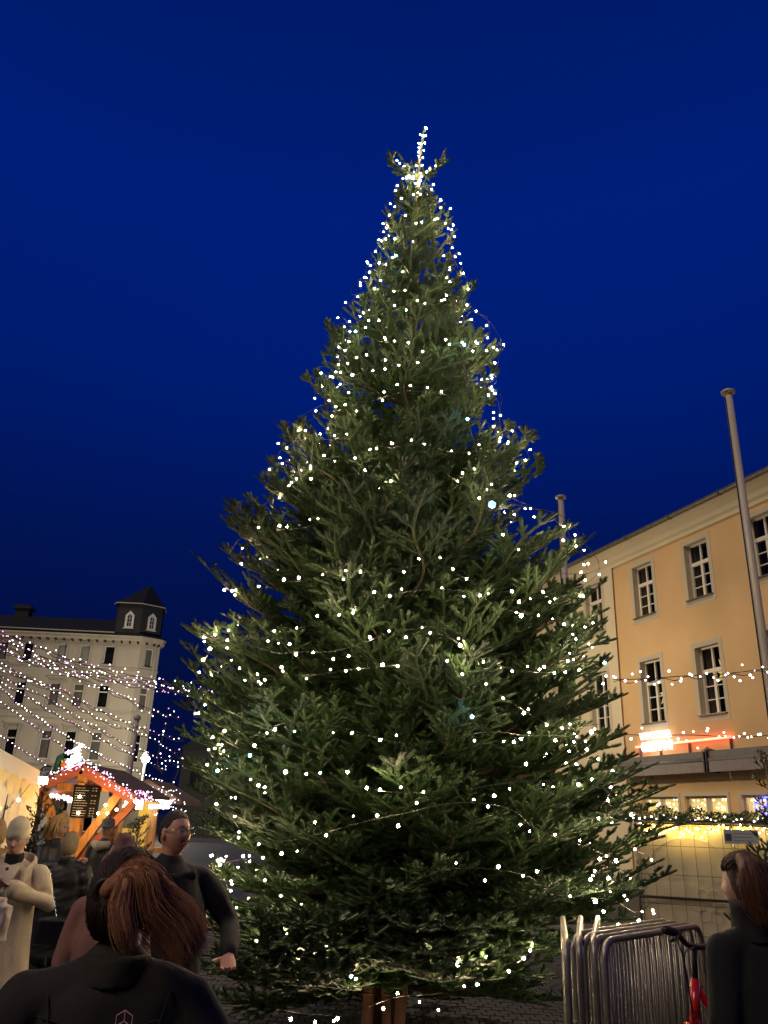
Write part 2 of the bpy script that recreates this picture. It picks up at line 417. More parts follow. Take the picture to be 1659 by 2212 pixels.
# lit ground floor windows: a room behind each
for i, (a, b_, c, d) in enumerate(gopen + copen[4:]):
    f = MB(); e = .07; H_ = d - c; W_ = b_ - a
    f.b(0, e, 0, .07, 0, H_); f.b(W_ - e, W_, 0, .07, 0, H_); f.b(e, W_ - e, 0, .07, H_ - e, H_); f.b(e, W_ - e, 0, .07, 0, e); f.b(W_ / 2 - .09, W_ / 2 + .09, -.01, .07, e, H_ - e)
    wob = f.build('shop_window', M['surround'], RB, loc=(a, 0.10, c))
    r_ = MB(); r_.add([(0, .12, 0), (W_, .12, 0), (W_, .12, H_), (0, .12, H_)], [(0, 1, 2, 3)]); r_.build('lit_blind', M['win_lit'], wob)
    bb = MB()
    for k in range(26):
        v, f_ = ico(.012); q = Vector((random.uniform(.12, W_ - .12), .10, H_ - random.random() ** 1.7 * .34 - .08)); bb.add([q + x for x in v], f_)
    o_ = bb.build('fairy_bulbs', M['bulb_cool'], wob); o_['kind'] = 'stuff'

# paper stars hanging in two first floor windows
def star_thing(u, z, label, s=1.0, rot=0.0):
    p = O_R + (-d_al) * u + n_al * 0.42 + Vector((0, 0, z))
    T = thing('paper_star', label, 'paper star', p, RZ_R + rot, 'paper stars hung in the first floor windows')
    mb = MB(); n = 7
    for k in range(n):
        a0 = 2 * math.pi * k / n + .25; L = (0.48 if k % 2 == 0 else 0.40) * s
        tip = Vector((math.cos(a0) * L, 0, math.sin(a0) * L)); w_ = 0.115 * s
        pr = Vector((-math.sin(a0), 0, math.cos(a0))); c0 = Vector((math.cos(a0), 0, math.sin(a0))) * .10 * s
        mb.add([tip, c0 + pr * w_, c0 + Vector((0, -w_, 0)), c0 - pr * w_, c0 + Vector((0, w_ * .5, 0))], [(0, 1, 2), (0, 2, 3), (0, 3, 4), (0, 4, 1)])
    mb.ell((0, 0, 0), (.16 * s, .11 * s, .16 * s), 10, 6)
    mb.build('star_rays', M['star_paper'], T)
    h = MB(); h.tube([(0, 0, .2), (0, 0, .75)], .004, 4); h.build('hanging_cord', M['cable'], T)
star_thing(2.02, 6.05, 'glowing yellow paper star in the first floor window above the sign letters', 1.0)
star_thing(4.88, 6.38, 'glowing yellow paper star in the first floor window above the end of the red neon', 1.0, 0.35)

# awnings: closed cassettes over the ground floor
def awning(u0, u1, label):
    T = thing('awning', label, 'awning', O_R + (-d_al) * u0, RZ_R, 'closed grey awnings over the ground floor')
    L = u1 - u0
    c = MB(); c.prism([(0, 3.72), (L, 3.72), (L, 3.97), (0, 3.97)], -0.42, -0.03); c.build('cassette', M['awning'], T)
    c = MB(); c.tube([(0.02, -0.40, 3.70), (L - .02, -0.40, 3.70)], .085, 10); c.build('front_rail', M['awning'], T, True)
    c = MB(); nx = 40
    vs = []
    for i in range(nx + 1):
        x = .04 + (L - .08) * i / nx
        vs += [(x, -.47, 3.66), (x, -.475 + .012 * math.sin(i * 1.3), 3.36)]
    c.add(vs, [(2 * i, 2 * i + 2, 2 * i + 3, 2 * i + 1) for i in range(nx)]); c.build('valance', M['awning_cloth'], T)
    for x in (-.05, L + .0):
        c = MB(); c.b(x, x + .05, -.50, -.02, 3.36, 4.0); c.build('end_bracket', M['black'], T)
awning(0.22, 4.46, 'closed grey awning with taupe valance below the lit sign letters')
awning(4.62, 10.4, 'closed grey awning right of the lit sign, running out of the photo')
# small spot lamp between the awnings
T = thing('wall_lamp', 'small spot lamp sticking out between the two grey awnings', 'lamp', O_R + (-d_al) * 4.54 + Vector((0, 0, 4.0)), RZ_R)
c = MB(); c.tube([(0, -.02, .0), (0, -.34, .04)], .02, 8); c.build('arm', M['black'], T)
c = MB(); c.capsule([(0, -.34, .05), (0, -.46, -.03)], .055, 10); c.build('lamp_head', M['alu'], T, True)

# lit sign: two rows of white letters over a red neon line
T = thing('neon_sign', 'lit sign with two rows of white letters over a red neon line', 'sign', O_R + (-d_al) * 0.8 + Vector((0, 0, 4.35)), RZ_R)
c = MB(); c.tube([(-.02, -.09, .0), (4.48, -.09, -.0)], .036, 10); c.build('red_tube', M['neon_red'], T, True)
c = MB()
for u in (.15, 1.2, 2.6, 4.4): c.b(u, u + .02, -.1, -.0, -.42, -.02)
c.b(.05, 4.45, -.02, -.004, -.44, -.40); c.build('mounting_rail', M['awning'], T)
lm = text_mesh('VAPOSTRIA', .34, M['neon_white'], .05); o_ = link('upper_lettering', lm, T, (1.12, -.16, .30)); o_.scale = (.92, 1, 1)
lm = text_mesh('GERMANI', .46, M['neon_white'], .06); o_ = link('lower_lettering', lm, T, (1.15, -.16, -.06)); o_.scale = (.80, 1, 1)
ld_ = bpy.data.lights.new('sign_backlight', 'POINT'); ld_.energy = 14; ld_.color = (.92, 1, .97); ld_.shadow_soft_size = .3
lo_ = bpy.data.objects.new('sign_backlight', ld_); COL.objects.link(lo_); lo_.location = O_R + (-d_al) * 1.92 - n_al * .42 + Vector((0, 0, 4.45))
# blue sign in the third shop window
T = thing('led_sign', 'blue oval light sign inside the right hand ground floor window', 'sign', O_R + (-d_al) * 6.35 + n_al * 0.05 + Vector((0, 0, 2.42)), RZ_R)
c = MB(); pts = [(.62 * math.cos(a), 0, .23 * math.sin(a)) for a in np.linspace(0, 2 * math.pi, 25)]; c.tube(pts, .035, 6, False); c.build('oval_tube', M['blue_led'], T)
c = MB()
for k in range(5): c.b(-.35 + k * .15, -.27 + k * .15, -.02, .0, -.06, .06)
c.build('light_blocks', M['blue_led'], T)

# beige corner house far left: x along its front (to the right), y into the house
bl = rad(86.7); dl = Vector((math.sin(bl), math.cos(bl), 0)); RZ_L = math.atan2(dl.y, dl.x)
O_L = Vector((-20.95, 69.96, 0))
LB = thing('corner_house', 'grey beige corner house with stucco cornice and slate corner turret', 'building', O_L, RZ_L)
NL = Vector((-dl.y, dl.x, 0))
def uL(px, py):                       # pixel (full photograph) to the front's own x, z
    d = ray(px * .60636, py * .60636); t = (O_L - EYE).dot(NL) / d.dot(NL); q = EYE + d * t
    return (q - O_L).dot(dl), q.z
LW = 0.86
rows = [(13.55, 15.15), (9.88, 11.78), (5.55, 7.85)]
cent = []
for k, px in enumerate((95, 215, 299, 388)): cent.append(uL(px, 2335)[0])
cent = [cent[0] - 2 * (cent[3] - cent[2]), cent[0] - (cent[3] - cent[2])] + cent
lop = [(u - LW / 2, u + LW / 2, z0, z1) for u in cent for z0, z1 in rows] + [(u - .7, u + .7, 0.1, 3.2) for u in cent]
w = MB(); wall_cells(w, -24, 0, 0, 15.7, lop, 0, .25)
CH = Vector((1.45, 1.15))              # the chamfered corner
cw = MB(); cl = CH.length
wall_cells(cw, 0, cl, 0, 15.7, [(cl * .5 - .36, cl * .5 + .36, z0, z1) for z0, z1 in rows], 0, .2)
ca = math.atan2(CH.y, CH.x)
w.add([(x * math.cos(ca) - y * math.sin(ca), x * math.sin(ca) + y * math.cos(ca), z) for x, y, z in cw.v], cw.f)
w.add([(CH.x, CH.y, 0), (CH.x - 4.6, 14, 0), (CH.x - 4.6, 14, 15.7), (CH.x, CH.y, 15.7)], [(0, 1, 2, 3)])
w.build('wall', M['lplaster'], LB)
w = MB(); w.b(-24, -4.5, .5, 13, 0, 15.5); w.build('core', M['wood_dark'], LB)
def lband(mb, z0, z1, out):           # a moulding that follows the front and the chamfer
    o_ = out
    a = Vector((0, -o_)); k = math.tan(ca / 2) * o_
    P = [(-24, -o_), (k, -o_), (CH.x + o_ * math.sin(ca) + .0, CH.y - o_ * math.cos(ca)), (CH.x + o_ * .95, CH.y + o_ * .3), (CH.x - 4.4, 14)]
    I = [(-24, .05), (0, .05), (CH.x - .05, CH.y + .05), (CH.x - .05, CH.y + .1), (CH.x - 4.6, 14)]
    n_ = len(P)
    vs = [(x, y, z) for z in (z0, z1) for x, y in P] + [(x, y, z) for z in (z0, z1) for x, y in I]
    fs = []
    for i in range(n_ - 1):
        fs += [(i, i + 1, n_ + i + 1, n_ + i), (i, 2 * n_ + i, 2 * n_ + i + 1, i + 1), (n_ + i, n_ + i + 1, 3 * n_ + i + 1, 3 * n_ + i)]
    mb.add(vs, fs)
t_ = MB(); lband(t_, 13.22, 13.32, .10); lband(t_, 13.10, 13.22, .05); lband(t_, 9.58, 9.68, .12); lband(t_, 9.46, 9.58, .06); lband(t_, 8.85, 8.93, .05)
lband(t_, 5.12, 5.26, .16); lband(t_, 4.3, 4.4, .10); t_.build('string_course', M['ltrim'], LB)
t_ = MB(); lband(t_, 15.55, 15.62, .12); lband(t_, 15.62, 15.92, .36); lband(t_, 15.92, 16.05, .46); t_.build('cornice', M['ltrim_light'], LB)
kb = MB(); kb.prism([(-.09, 15.70), (.09, 15.70), (.09, 15.62), (.05, 15.40), (-.05, 15.40), (-.09, 15.62)], -.30, .02)
km = kb.mesh('corbel', M['brown_metal'])
for u in np.arange(-22.8, -.2, 0.705): link('corbel', km, LB, (u, -.01, .02))
for s_ in (.45, 1.15, 1.6):
    o_ = link('corbel', km, LB, (CH.x * s_ / cl, CH.y * s_ / cl, .02)); o_.rotation_euler = (0, 0, ca)
# window trim and windows
def lwin(u, z0, z1, row, par=LB, dark=0):
    W_, H_ = LW if par is LB else .72, z1 - z0
    f = MB(); e = .06
    f.b(-W_ / 2, -W_ / 2 + e, .14, .20, 0, H_); f.b(W_ / 2 - e, W_ / 2, .14, .20, 0, H_); f.b(-W_ / 2 + e, W_ / 2 - e, .14, .20, H_ - e, H_); f.b(-W_ / 2 + e, W_ / 2 - e, .14, .20, 0, e)
    if row: f.b(-W_ / 2 + e, W_ / 2 - e, .13, .20, H_ * .66, H_ * .66 + .1)
    wo_ = f.build('window', M['white_frame'] if row != 9 else M['ltrim'], par, loc=(u, 0, z0))
    p = MB(); p.add([(-W_ / 2, .19, 0), (W_ / 2, .19, 0), (W_ / 2, .19, H_), (-W_ / 2, .19, H_)], [(0, 1, 2, 3)]); p.build('pane', M['glass'] if dark == 0 else (M['curtain'] if dark == 1 else M['curtain_dim']), wo_)
    s_ = MB(); t = .17
    s_.b(-W_ / 2 - t, -W_ / 2, -.05, .0, -.02, H_ + .12); s_.b(W_ / 2, W_ / 2 + t, -.05, .0, -.02, H_ + .12); s_.b(-W_ / 2, W_ / 2, -.05, 0, H_, H_ + .12)
    s_.b(-W_ / 2 - .2, W_ / 2 + .2, -.12, -.0, -.12, -.02)
    if row == 0: s_.prism([(-W_ / 2 - t, H_ + .12), (W_ / 2 + t, H_ + .12), (W_ / 2 + t + .08, H_ + .36), (-W_ / 2 - t - .08, H_ + .36)], -.07, 0)
    else:
        s_.b(-W_ / 2 - t, W_ / 2 + t, -.03, 0, H_ + .12, H_ + .42); s_.b(-W_ / 2 - .30, W_ / 2 + .30, -.20, 0, H_ + .42, H_ + .54)
        s_.b(-W_ / 2 - .24, W_ / 2 + .24, -.13, 0, H_ + .36, H_ + .42)
        if row == 2:
            for q in (-1, 1): s_.b(q * (W_ / 2 + .12) - .05, q * (W_ / 2 + .12) + .05, -.15, 0, H_ + .02, H_ + .36)
    s_.build('window_surround', M['ltrim'], wo_)
    return wo_
dk = {(5, 0): 0, (4, 0): 1, (3, 0): 1, (2, 0): 0, (5, 1): 0, (4, 1): 2, (3, 1): 2, (2, 1): 0}
for i, u in enumerate(cent):
    for r_, (z0, z1) in enumerate(rows): lwin(u, z0, z1, r_, LB, dk.get((i, r_), random.choice((0, 2))))
for r_, (z0, z1) in enumerate(rows):
    o_ = lwin(0, z0, z1, r_, None, 2 if r_ < 2 else 0); o_.parent = LB
    o_.location = (CH.x * .5, CH.y * .5, z0); o_.rotation_euler = (0, 0, ca)
# stucco panels under the first floor windows
for i, u in enumerate(cent):
    pp = MB()
    pp.b(u - .62, u + .62, -.035, 0, 4.5, 5.02)
    pp.b(u - .52, u + .52, -.045, -.03, 4.58, 4.94)
    for q in (-1, 1):
        pp.tube([(u + q * (.1 + .1 * t) * math.cos(t * 2), -.06, 4.76 + .13 * math.sin(t * 2) * (1 - t / 4)) for t in np.linspace(0, 3, 12)], .022, 5)
    pp.build('stucco_panel', M['ltrim'], LB)
dn = MB(); dn.tube([(CH.x - .25, CH.y - .38, 0), (CH.x - .25, CH.y - .38, 15.4)], .06, 8); dn.build('downpipe', M['ltrim'], LB)
# roof, chimney
rm = MB(); rm.add([(-24, -.4, 16.2), (-2.2, -.4, 16.2), (-2.2, 2.2, 17.95), (-24, 2.2, 17.95), (-24, 11, 18.6), (-2.2, 11, 18.6)], [(0, 1, 2, 3), (3, 2, 5, 4)])
rm.add([(-2.2, -.4, 16.2), (1.7, .9, 16.2), (-2.6, 12, 16.2), (-4.2, 11, 18.6), (-2.2, 2.2, 17.95)], [(0, 1, 2, 3, 4)])
lband(rm, 16.05, 16.22, .42); rm.build('roof', M['slate'], LB)
gm = MB(); gm.tube([(-24, -.50, 16.28), (-2.3, -.50, 16.28)], .05, 6); gm.build('gutter', M['ltrim'], LB)
cm = MB(); cm.b(-12.1, -10.9, 2.0, 3.0, 17.5, 18.95); cm.b(-12.3, -10.7, 1.8, 3.2, 18.6, 18.75); cm.build('chimney', M['slate_wall'], LB)
# turret: eight sided, slate hung, pointed roof
tcx, tcy = -.35, 2.0
TR = [(-2.62, .30), (-2.30, -.22), (-.25, -.22), (1.32, .95), (1.1, 2.6), (-0.3, 4.0), (-1.6, 4.4), (-2.62, 3.2)]
tw = MB(); n = len(TR)
vs = [(x, y, z) for z in (16.1, 18.95) for x, y in TR]; tw.add(vs, [(i, (i + 1) % n, (i + 1) % n + n, i + n) for i in range(n)])
turret = tw.build('turret', M['slate_wall'], LB)
ev = [((x - tcx) * 1.10 + tcx, (y - tcy) * 1.10 + tcy) for x, y in TR]
tr = MB(); tr.add([(x, y, 18.92) for x, y in ev] + [(x, y, 19.02) for x, y in ev] + [(tcx, tcy, 21.35)], [(i, (i + 1) % n, (i + 1) % n + n, i + n) for i in range(n)] + [(i + n, (i + 1) % n + n, 2 * n) for i in range(n)] + [tuple(range(n))])
tr.build('turret_roof', M['slate'], turret)
tg = MB(); pts = [(x, y, 18.98) for x, y in ev[:5]]; tg.tube(pts, .05, 6); tg.build('turret_gutter', M['ltrim'], turret)
def lancet(a, b, f_):
    a = Vector((*a, 0)); b = Vector((*b, 0)); m_ = a.lerp(b, f_); dx = (b - a).normalized(); o_ = Vector((dx.y, -dx.x, 0))
    ang = math.atan2(dx.y, dx.x)
    outer = [(-.38, 0), (.38, 0), (.38, 1.15), (0, 1.55), (-.38, 1.15)]; inner = [(-.20, .14), (.20, .14), (.20, 1.05), (0, 1.28), (-.20, 1.05)]
    fm = MB()
    vs = [(x, -.06, z) for x, z in outer] + [(x, -.06, z) for x, z in inner] + [(x, .02, z) for x, z in outer] + [(x, .02, z) for x, z in inner]
    fs = []
    for i in range(5):
        j = (i + 1) % 5
        fs += [(i, j, j + 5, i + 5), (i, i + 10, j + 10, j), (i + 5, j + 5, j + 15, i + 15)]
    fm.add(vs, fs); fm.b(-.015, .015, -.04, -.0, .14, 1.26)
    for z in (.48, .85): fm.b(-.2, .2, -.04, -.0, z, z + .03)
    fm.b(-.46, .46, -.12, .02, -.06, -.002)
    w_ = fm.build('lancet_window', mat('white_lancet_paint', (.75, .72, .64), .6) if 'lan' not in M else M['lan'], turret)
    M['lan'] = w_.data.materials[0]
    w_.location = m_ + o_ * .03 + Vector((0, 0, 16.78)); w_.rotation_euler = (0, 0, ang)
lancet(TR[1], TR[2], .52); lancet(TR[2], TR[3], .52)

# houses closing the square further back, seen between the corner house and the tree
T = thing('row_house', 'dark low house behind the light strings beside the corner house', 'building', (-14.5, 74, 0), 0)
c = MB(); c.b(-2.6, 9, 0, 8, 0, 7.0); c.build('wall', mat('dim_plaster', (.03, .028, .025), .9, var=.2), T)
c = MB(); c.prism([(-2.9, 7.0), (9.3, 7.0), (6, 9.2), (0, 9.2)], -.2, 8.2); c.build('roof', M['slate'], T)
for u in (-1.2, .8, 2.8):
    c = MB(); c.b(u - .5, u + .5, -.05, -.004, 3.8, 5.4); c.build('window', M['glass'], T)

# ------------------------------------------------------------------ flagpoles
def flagpole(loc, H, r, label, ball=False):
    T = thing('flagpole', label, 'flagpole', loc, 0, 'flagpoles on the square')
    c = MB(); c.tube([(0, 0, 0), (0, 0, H * .5), (0, 0, H)], [r * 1.15, r * 1.08, r * .92], 20); c.build('pole', M['pole'], T, True)
    c = MB()
    if ball: c.ell((0, 0, H + r), (r * 1.6, r * 1.6, r * 1.4), 12, 8)
    else: c.lathe([(.001, H - .02), (r * 1.7, H - .01), (r * 1.75, H + .03), (r * 1.2, H + .06), (.001, H + .065)], seg=24)
    c.build('top_cap', M['pole'], T, True)
    c = MB(); c.tube([(-r * 1.35, -.03, 1.0), (-r * 1.2, -.03, H - .1)], .012, 5); c.build('halyard', M['black'], T)
    c = MB(); c.lathe([(r * 2.4, 0), (r * 2.4, .03), (r * 1.5, .05), (r * 1.3, .25), (r * 1.2, .26)], seg=20); c.build('base_collar', M['alu'], T, True)
    return T
flagpole((6.82, 14, 0), 9.93, .078, 'tall grey flagpole in front of the orange house, near the right edge')
flagpole((4.73, 19.8, 0), 9.93, .085, 'grey flagpole whose top rises behind the tree on its right side')
p_ = at(468, 1580, 46)
flagpole((at(284, 1640, 46).x, 46, 0), at(296, 1556, 46).z, .13, 'thin pale flagpole with ball top before the beige corner house', True)
LY = 58
p_ = at(313, 1650, LY)
T = thing('street_lamp', 'lit white street lamp on a slim pole left of the tree', 'street lamp', (p_.x, LY, 0))
c = MB(); c.tube([(0, 0, 0), (0, 0, 5.6)], [.11, .08], 10); c.build('pole', M['pole'], T, True)
ld_ = bpy.data.lights.new('street_lamp_light', 'POINT'); ld_.energy = 3600; ld_.color = (1, .90, .70); ld_.shadow_soft_size = .4
lo_ = bpy.data.objects.new('street_lamp_light', ld_); COL.objects.link(lo_); lo_.location = (p_.x - 1.0, LY + .2, 6.6)
zl = at(317, 1641, LY).z
c = MB(); c.lathe([(.05, zl - .25), (.22, zl - .15), (.30, zl + .10), (.18, zl + .22), (.02, zl + .25)], seg=14); c.build('lamp_globe', glow('street_lamp_glass', (1, .96, .85), 22), T, True)
c = MB(); c.lathe([(.32, zl + .24), (.2, zl + .34), (.02, zl + .38)], seg=14); c.build('lamp_hood', M['pole'], T, True)

LP_ = Vector((1.3, 26.5, 0))  # added lamp, hidden by the tree, that brightens the orange house front
T = thing('street_lamp', 'unseen street lamp added behind the tree to light the orange house', 'street lamp', LP_)
c = MB(); c.tube([(0, 0, 0), (0, 0, 6.6), (.25, .1, 7.0), (.8, .3, 7.1)], [.08, .06, .05, .045], 10); c.build('pole', M['pole'], T, True)
c = MB(); c.capsule([(.7, .26, 7.1), (1.3, .5, 7.08)], [.10, .09], 10); c.build('lamp_head', M['awning'], T, True)
c = MB(); c.b(.75, 1.2, .28, .46, 6.965, 6.985); c.build('lamp_glass', glow('added_lamp_glass', (1, .85, .6), 20), T)
ld_ = bpy.data.lights.new('street_lamp_light', 'POINT'); ld_.energy = 1050; ld_.color = (1, .80, .52); ld_.shadow_soft_size = .25
lo_ = bpy.data.objects.new('street_lamp_light', ld_); COL.objects.link(lo_); lo_.location = LP_ + Vector((1.0, .38, 6.75))

# ------------------------------------------------------------------ fir foliage
def twig_template(length, w, step=.009, seed=0, tipw=1.0):
    """one shoot with its needles along +x; returns (n,3,3) triangles"""
    rs = random.Random(seed); T_ = []
    s = 0.0; k = 0
    while s < length:
        f = s / length
        ln = w * (1.0 - .35 * max(0, f - .7) / .3) * rs.uniform(.8, 1.12)
        for az in (0, math.pi, math.pi / 2 + rs.uniform(-1.1, 1.1)):
            el = rs.uniform(-.15, .35)
            fw = rs.uniform(.45, .85)
            side = Vector((0, math.cos(az), math.sin(az) * .75 + el * .6)).normalized()
            d = (Vector((fw, 0, 0)) + side).normalized()
            b0 = Vector((s, 0, 0)); tp = b0 + d * ln
            pw = d.cross(Vector((0, rs.uniform(-.3, .3), 1))).normalized() * .0052
            if abs(side.z) > .6: pw = Vector((.0052, 0, 0))
            T_.append((b0 - pw, b0 + pw, tp))
        s += step; k += 1
    # the dense middle of the shoot
    ns = 5; prof = [(0, .5), (.25, .9), (.6, 1.0), (.9, .92), (1.06, .45)]
    cw_, chh = w * .50, w * .30; cols = 6
    ring = [[Vector((length * f, cw_ * q * math.cos(2 * math.pi * a / cols), chh * q * math.sin(2 * math.pi * a / cols))) for a in range(cols)] for f, q in prof]
    for i in range(ns - 1):
        for a in range(cols):
            b_ = (a + 1) % cols
            T_.append((ring[i][a], ring[i][b_], ring[i + 1][b_])); T_.append((ring[i][a], ring[i + 1][b_], ring[i + 1][a]))
    # blunt bud at the end
    for a in range(5):
        an = 2 * math.pi * a / 5
        T_.append((Vector((length - .008, .004 * math.cos(an), .004 * math.sin(an))), Vector((length - .008, -.004 * math.sin(an), .004 * math.cos(an))), Vector((length + w * .7, w * .35 * math.cos(an), w * .3 * math.sin(an)))))
    return np.array([[tuple(p) for p in t] for t in T_])
TW = {'s': [twig_template(.06, .030, .009, i) for i in range(3)], 'm': [twig_template(.088, .034, .0095, 10 + i) for i in range(4)], 'c': [twig_template(.088, .034, .02, 20 + i) for i in range(2)]}

def bough_geometry(L, seed, coarse=False, dens=1.0, rise=.10, twl=1.0):
    """a flat fir bough along +x: main axis, side branches, shoots; returns triangles and wood polylines"""
    rs = random.Random(seed); tris = []; wood = []
    def place(p, d, up, kind, sc):
        t = rs.choice(TW['c' if coarse and kind == 'm' else kind])
        x = d.normalized(); y = up.cross(x)
        if y.length < 1e-3: y = Vector((0, 1, 0))
        y.normalize(); z = x.cross(y)
        Rm = np.array([x, y, z]) * sc
        tris.append(t @ Rm + np.array(p))
    def axis_shoots(path, up, step, skip=0.0):
        pts = walk(path, step)
        for a, b in zip(pts, pts[1:] + [pts[-1] + (pts[-1] - pts[-2])] if len(pts) > 1 else []):
            if rs.random() < skip: continue
            place(a, b - a, up, 'm', step / .088 * .98 * twl)
    def jit(d, a): return (d + Vector((rs.uniform(-a, a), rs.uniform(-a, a), rs.uniform(-a, a)))).normalized()
    n = max(6, int(L / .08))
    main = [Vector((L * i / n, .03 * L * math.sin(i * .5 + seed), rise * L * (i / n) ** 2 - .05 * L * math.sin(math.pi * i / n))) for i in range(n + 1)]
    wood.append((main, .006 + .011 * L, .004))
    axis_shoots(main[int(n * .25) if L > .8 else 0:], Vector((0, 0, 1)), .088)
    gap = (.10 + .028 * L) / dens
    s = max(.10, .16 * L); side = 1
    while s < L - .03:
        f = s / L
        i = min(n - 1, int(f * n)); p = main[i].lerp(main[i + 1], f * n - i)
        d0 = (main[i + 1] - main[i]).normalized()
        ll = min(.52 * (L - s) + .07, .30 * L + .05) * rs.uniform(.75, 1.15)
        ang = rs.uniform(.75, 1.05)
        for sd_ in (side, -side) if rs.random() < .7 else (side,):
            d = (d0 * math.cos(ang) + Vector((0, sd_, 0)) * math.sin(ang) + Vector((0, 0, rs.uniform(-.12, .28)))).normalized()
            m_ = max(2, int(ll / .09)); path = [p.copy()]; dd = d.copy()
            for k in range(m_):
                dd = (dd + d0 * .10 + Vector((0, 0, .05)) + Vector((rs.uniform(-.07, .07), rs.uniform(-.07, .07), rs.uniform(-.06, .06)))).normalized()
                path.append(path[-1] + dd * (ll / m_))
            if ll > .15: wood.append((path, .003 + .004 * ll, .002))
            axis_shoots(path, Vector((0, 0, 1)), .085)
            # tertiary shoots
            q = .07; s3 = 1
            while q < ll - .02:
                a = path[min(m_ - 1, int(q / ll * m_))]; b = path[min(m_, int(q / ll * m_) + 1)]
                dd = (b - a).normalized(); pp_ = path[0].lerp(path[-1], q / ll) if m_ < 3 else a.lerp(b, (q / ll * m_) % 1)
                up = Vector((0, 0, 1)); sd3 = dd.cross(up).normalized() * s3
                for s4 in (1, -1):
                    d3 = jit(dd * .72 + sd3 * s4 * .75 + up * rs.uniform(-.1, .45), .12)
                    rem = ll - q
                    k3 = 1 + int(min(3, rem * 4.2))
                    pp3 = pp_.copy()
                    for z in range(k3):
                        place(pp3, d3, up, 'm' if k3 > 1 else rs.choice('sm'), rs.uniform(.75, 1.1) * twl)
                        if z < k3 - 1 and rs.random() < .6 and not coarse: place(pp3 + d3 * .05, jit(d3 + up.cross(d3) * rs.choice((-.8, .8)), .1), up, 's', rs.uniform(.8, 1.1))
                        pp3 = pp3 + d3 * .082; d3 = jit(d3 + up * .06, .08)
                q += .105 / dens; s3 = -s3
            # a few shoots that stand up from the spray
            if rs.random() < .6: place(path[len(path) // 2], jit(d0 * .5 + Vector((0, 0, .9)), .3), d0, 'm', rs.uniform(.8, 1.2) * twl)
        side = -side
        s += gap * rs.uniform(.8, 1.2)
    return np.concatenate(tris), wood
def tri_mesh(name, T_, mats, wood=None):
    v = T_.reshape(-1, 3); n = len(T_)
    wv = []; wf = []
    if wood:
        mb = MB()
        for path, r0, r1 in wood: mb.tube(path, [r0 + (r1 - r0) * i / (len(path) - 1) for i in range(len(path))], 5, False)
        wv = np.array(mb.v); wf = mb.f
    me = bpy.data.meshes.new(name)
    nv = len(v) + len(wv); nf = n + len(wf)
    me.vertices.add(nv); me.vertices.foreach_set('co', np.concatenate([v, wv]).ravel() if len(wv) else v.ravel())
    loops = list(range(n * 3)) if False else np.arange(n * 3)
    wl = np.array([i + len(v) for f in wf for i in f], dtype=np.int64) if len(wf) else np.zeros(0, np.int64)
    me.loops.add(len(loops) + len(wl)); me.loops.foreach_set('vertex_index', np.concatenate([loops, wl]))
    me.polygons.add(nf)
    st = np.concatenate([np.arange(n) * 3, n * 3 + np.arange(len(wf)) * 4]); tot = np.concatenate([np.full(n, 3), np.full(len(wf), 4)])
    me.polygons.foreach_set('loop_start', st); me.polygons.foreach_set('loop_total', tot)
    me.polygons.foreach_set('material_index', np.concatenate([np.zeros(n, int), np.ones(len(wf), int)]))
    for m_ in mats: me.materials.append(m_)
    me.update(calc_edges=True); me.validate(); return me

CLASSES = [.35, .6, 1.0, 1.5, 2.1, 2.8]
BG = {}; BM = {}; BGC = {}
for ci, L in enumerate(CLASSES):
    BM[L] = []; BGC[L] = []
    for k in range(3):
        g_, w_ = bough_geometry(L, 100 * ci + k)
        BM[L].append(tri_mesh('fir_bough', g_, [M['needle'], M['bark']], w_))
    gc, _ = bough_geometry(L, 900 + ci, True, .75); BGC[L].append(gc)

def bough_matrix(base, phi, elev, roll, sc):
    R_ = Matrix.Rotation(phi - math.pi / 2, 4, 'Z') @ Matrix.Rotation(-elev, 4, 'Y') @ Matrix.Rotation(roll, 4, 'X')
    return Matrix.Translation(base) @ R_ @ Matrix.Scale(sc, 4)

# ------------------------------------------------------------------ the big tree
TY = 8.3
LEFT = [(905, 272), (893, 330), (866, 390), (846, 425), (815, 440), (803, 490), (795, 540), (775, 600), (738, 640), (700, 715), (682, 790), (632, 880), (588, 955), (566, 1005), (540, 1060), (530, 1120), (470, 1165), (462, 1215), (410, 1240), (398, 1285), (425, 1350), (380, 1430), (378, 1500), (372, 1600), (378, 1690), (392, 1760), (405, 1830), (425, 1900), (435, 1980), (435, 2060), (425, 2140), (420, 2210)]
RIGHT = [(925, 272), (925, 330), (935, 390), (938, 430), (985, 480), (1008, 540), (1010, 600), (1038, 640), (1018, 700), (1092, 765), (1108, 800), (1092, 880), (1128, 950), (1122, 1000), (1185, 1045), (1172, 1100), (1160, 1160), (1290, 1205), (1322, 1290), (1318, 1350), (1335, 1430), (1335, 1500), (1345, 1600), (1355, 1680), (1408, 1720), (1440, 1770), (1446, 1810), (1466, 1850), (1440, 1900), (1470, 1960), (1410, 2000), (1310, 2060), (1250, 2140), (1210, 2210)]
A0 = at(918, 275, TY); A1 = at(905, 380, TY); A2 = at(827, 2190, TY)
axis = [(A2.z, A2.x), (A1.z, A1.x), (A0.z, A0.x)]
def ax(z): return float(np.interp(z, [a[0] for a in axis], [a[1] for a in axis]))
def outline(P, sgn):
    q = sorted(((lambda w_: (w_.z, sgn * (w_.x - ax(w_.z))))(at(x, y, TY)) for x, y in P))
    return [a for a, _ in q], [b for _, b in q]
LZ, LR = outline(LEFT, -1); RZ, RR = outline(RIGHT, 1)
ZTOP = A0.z
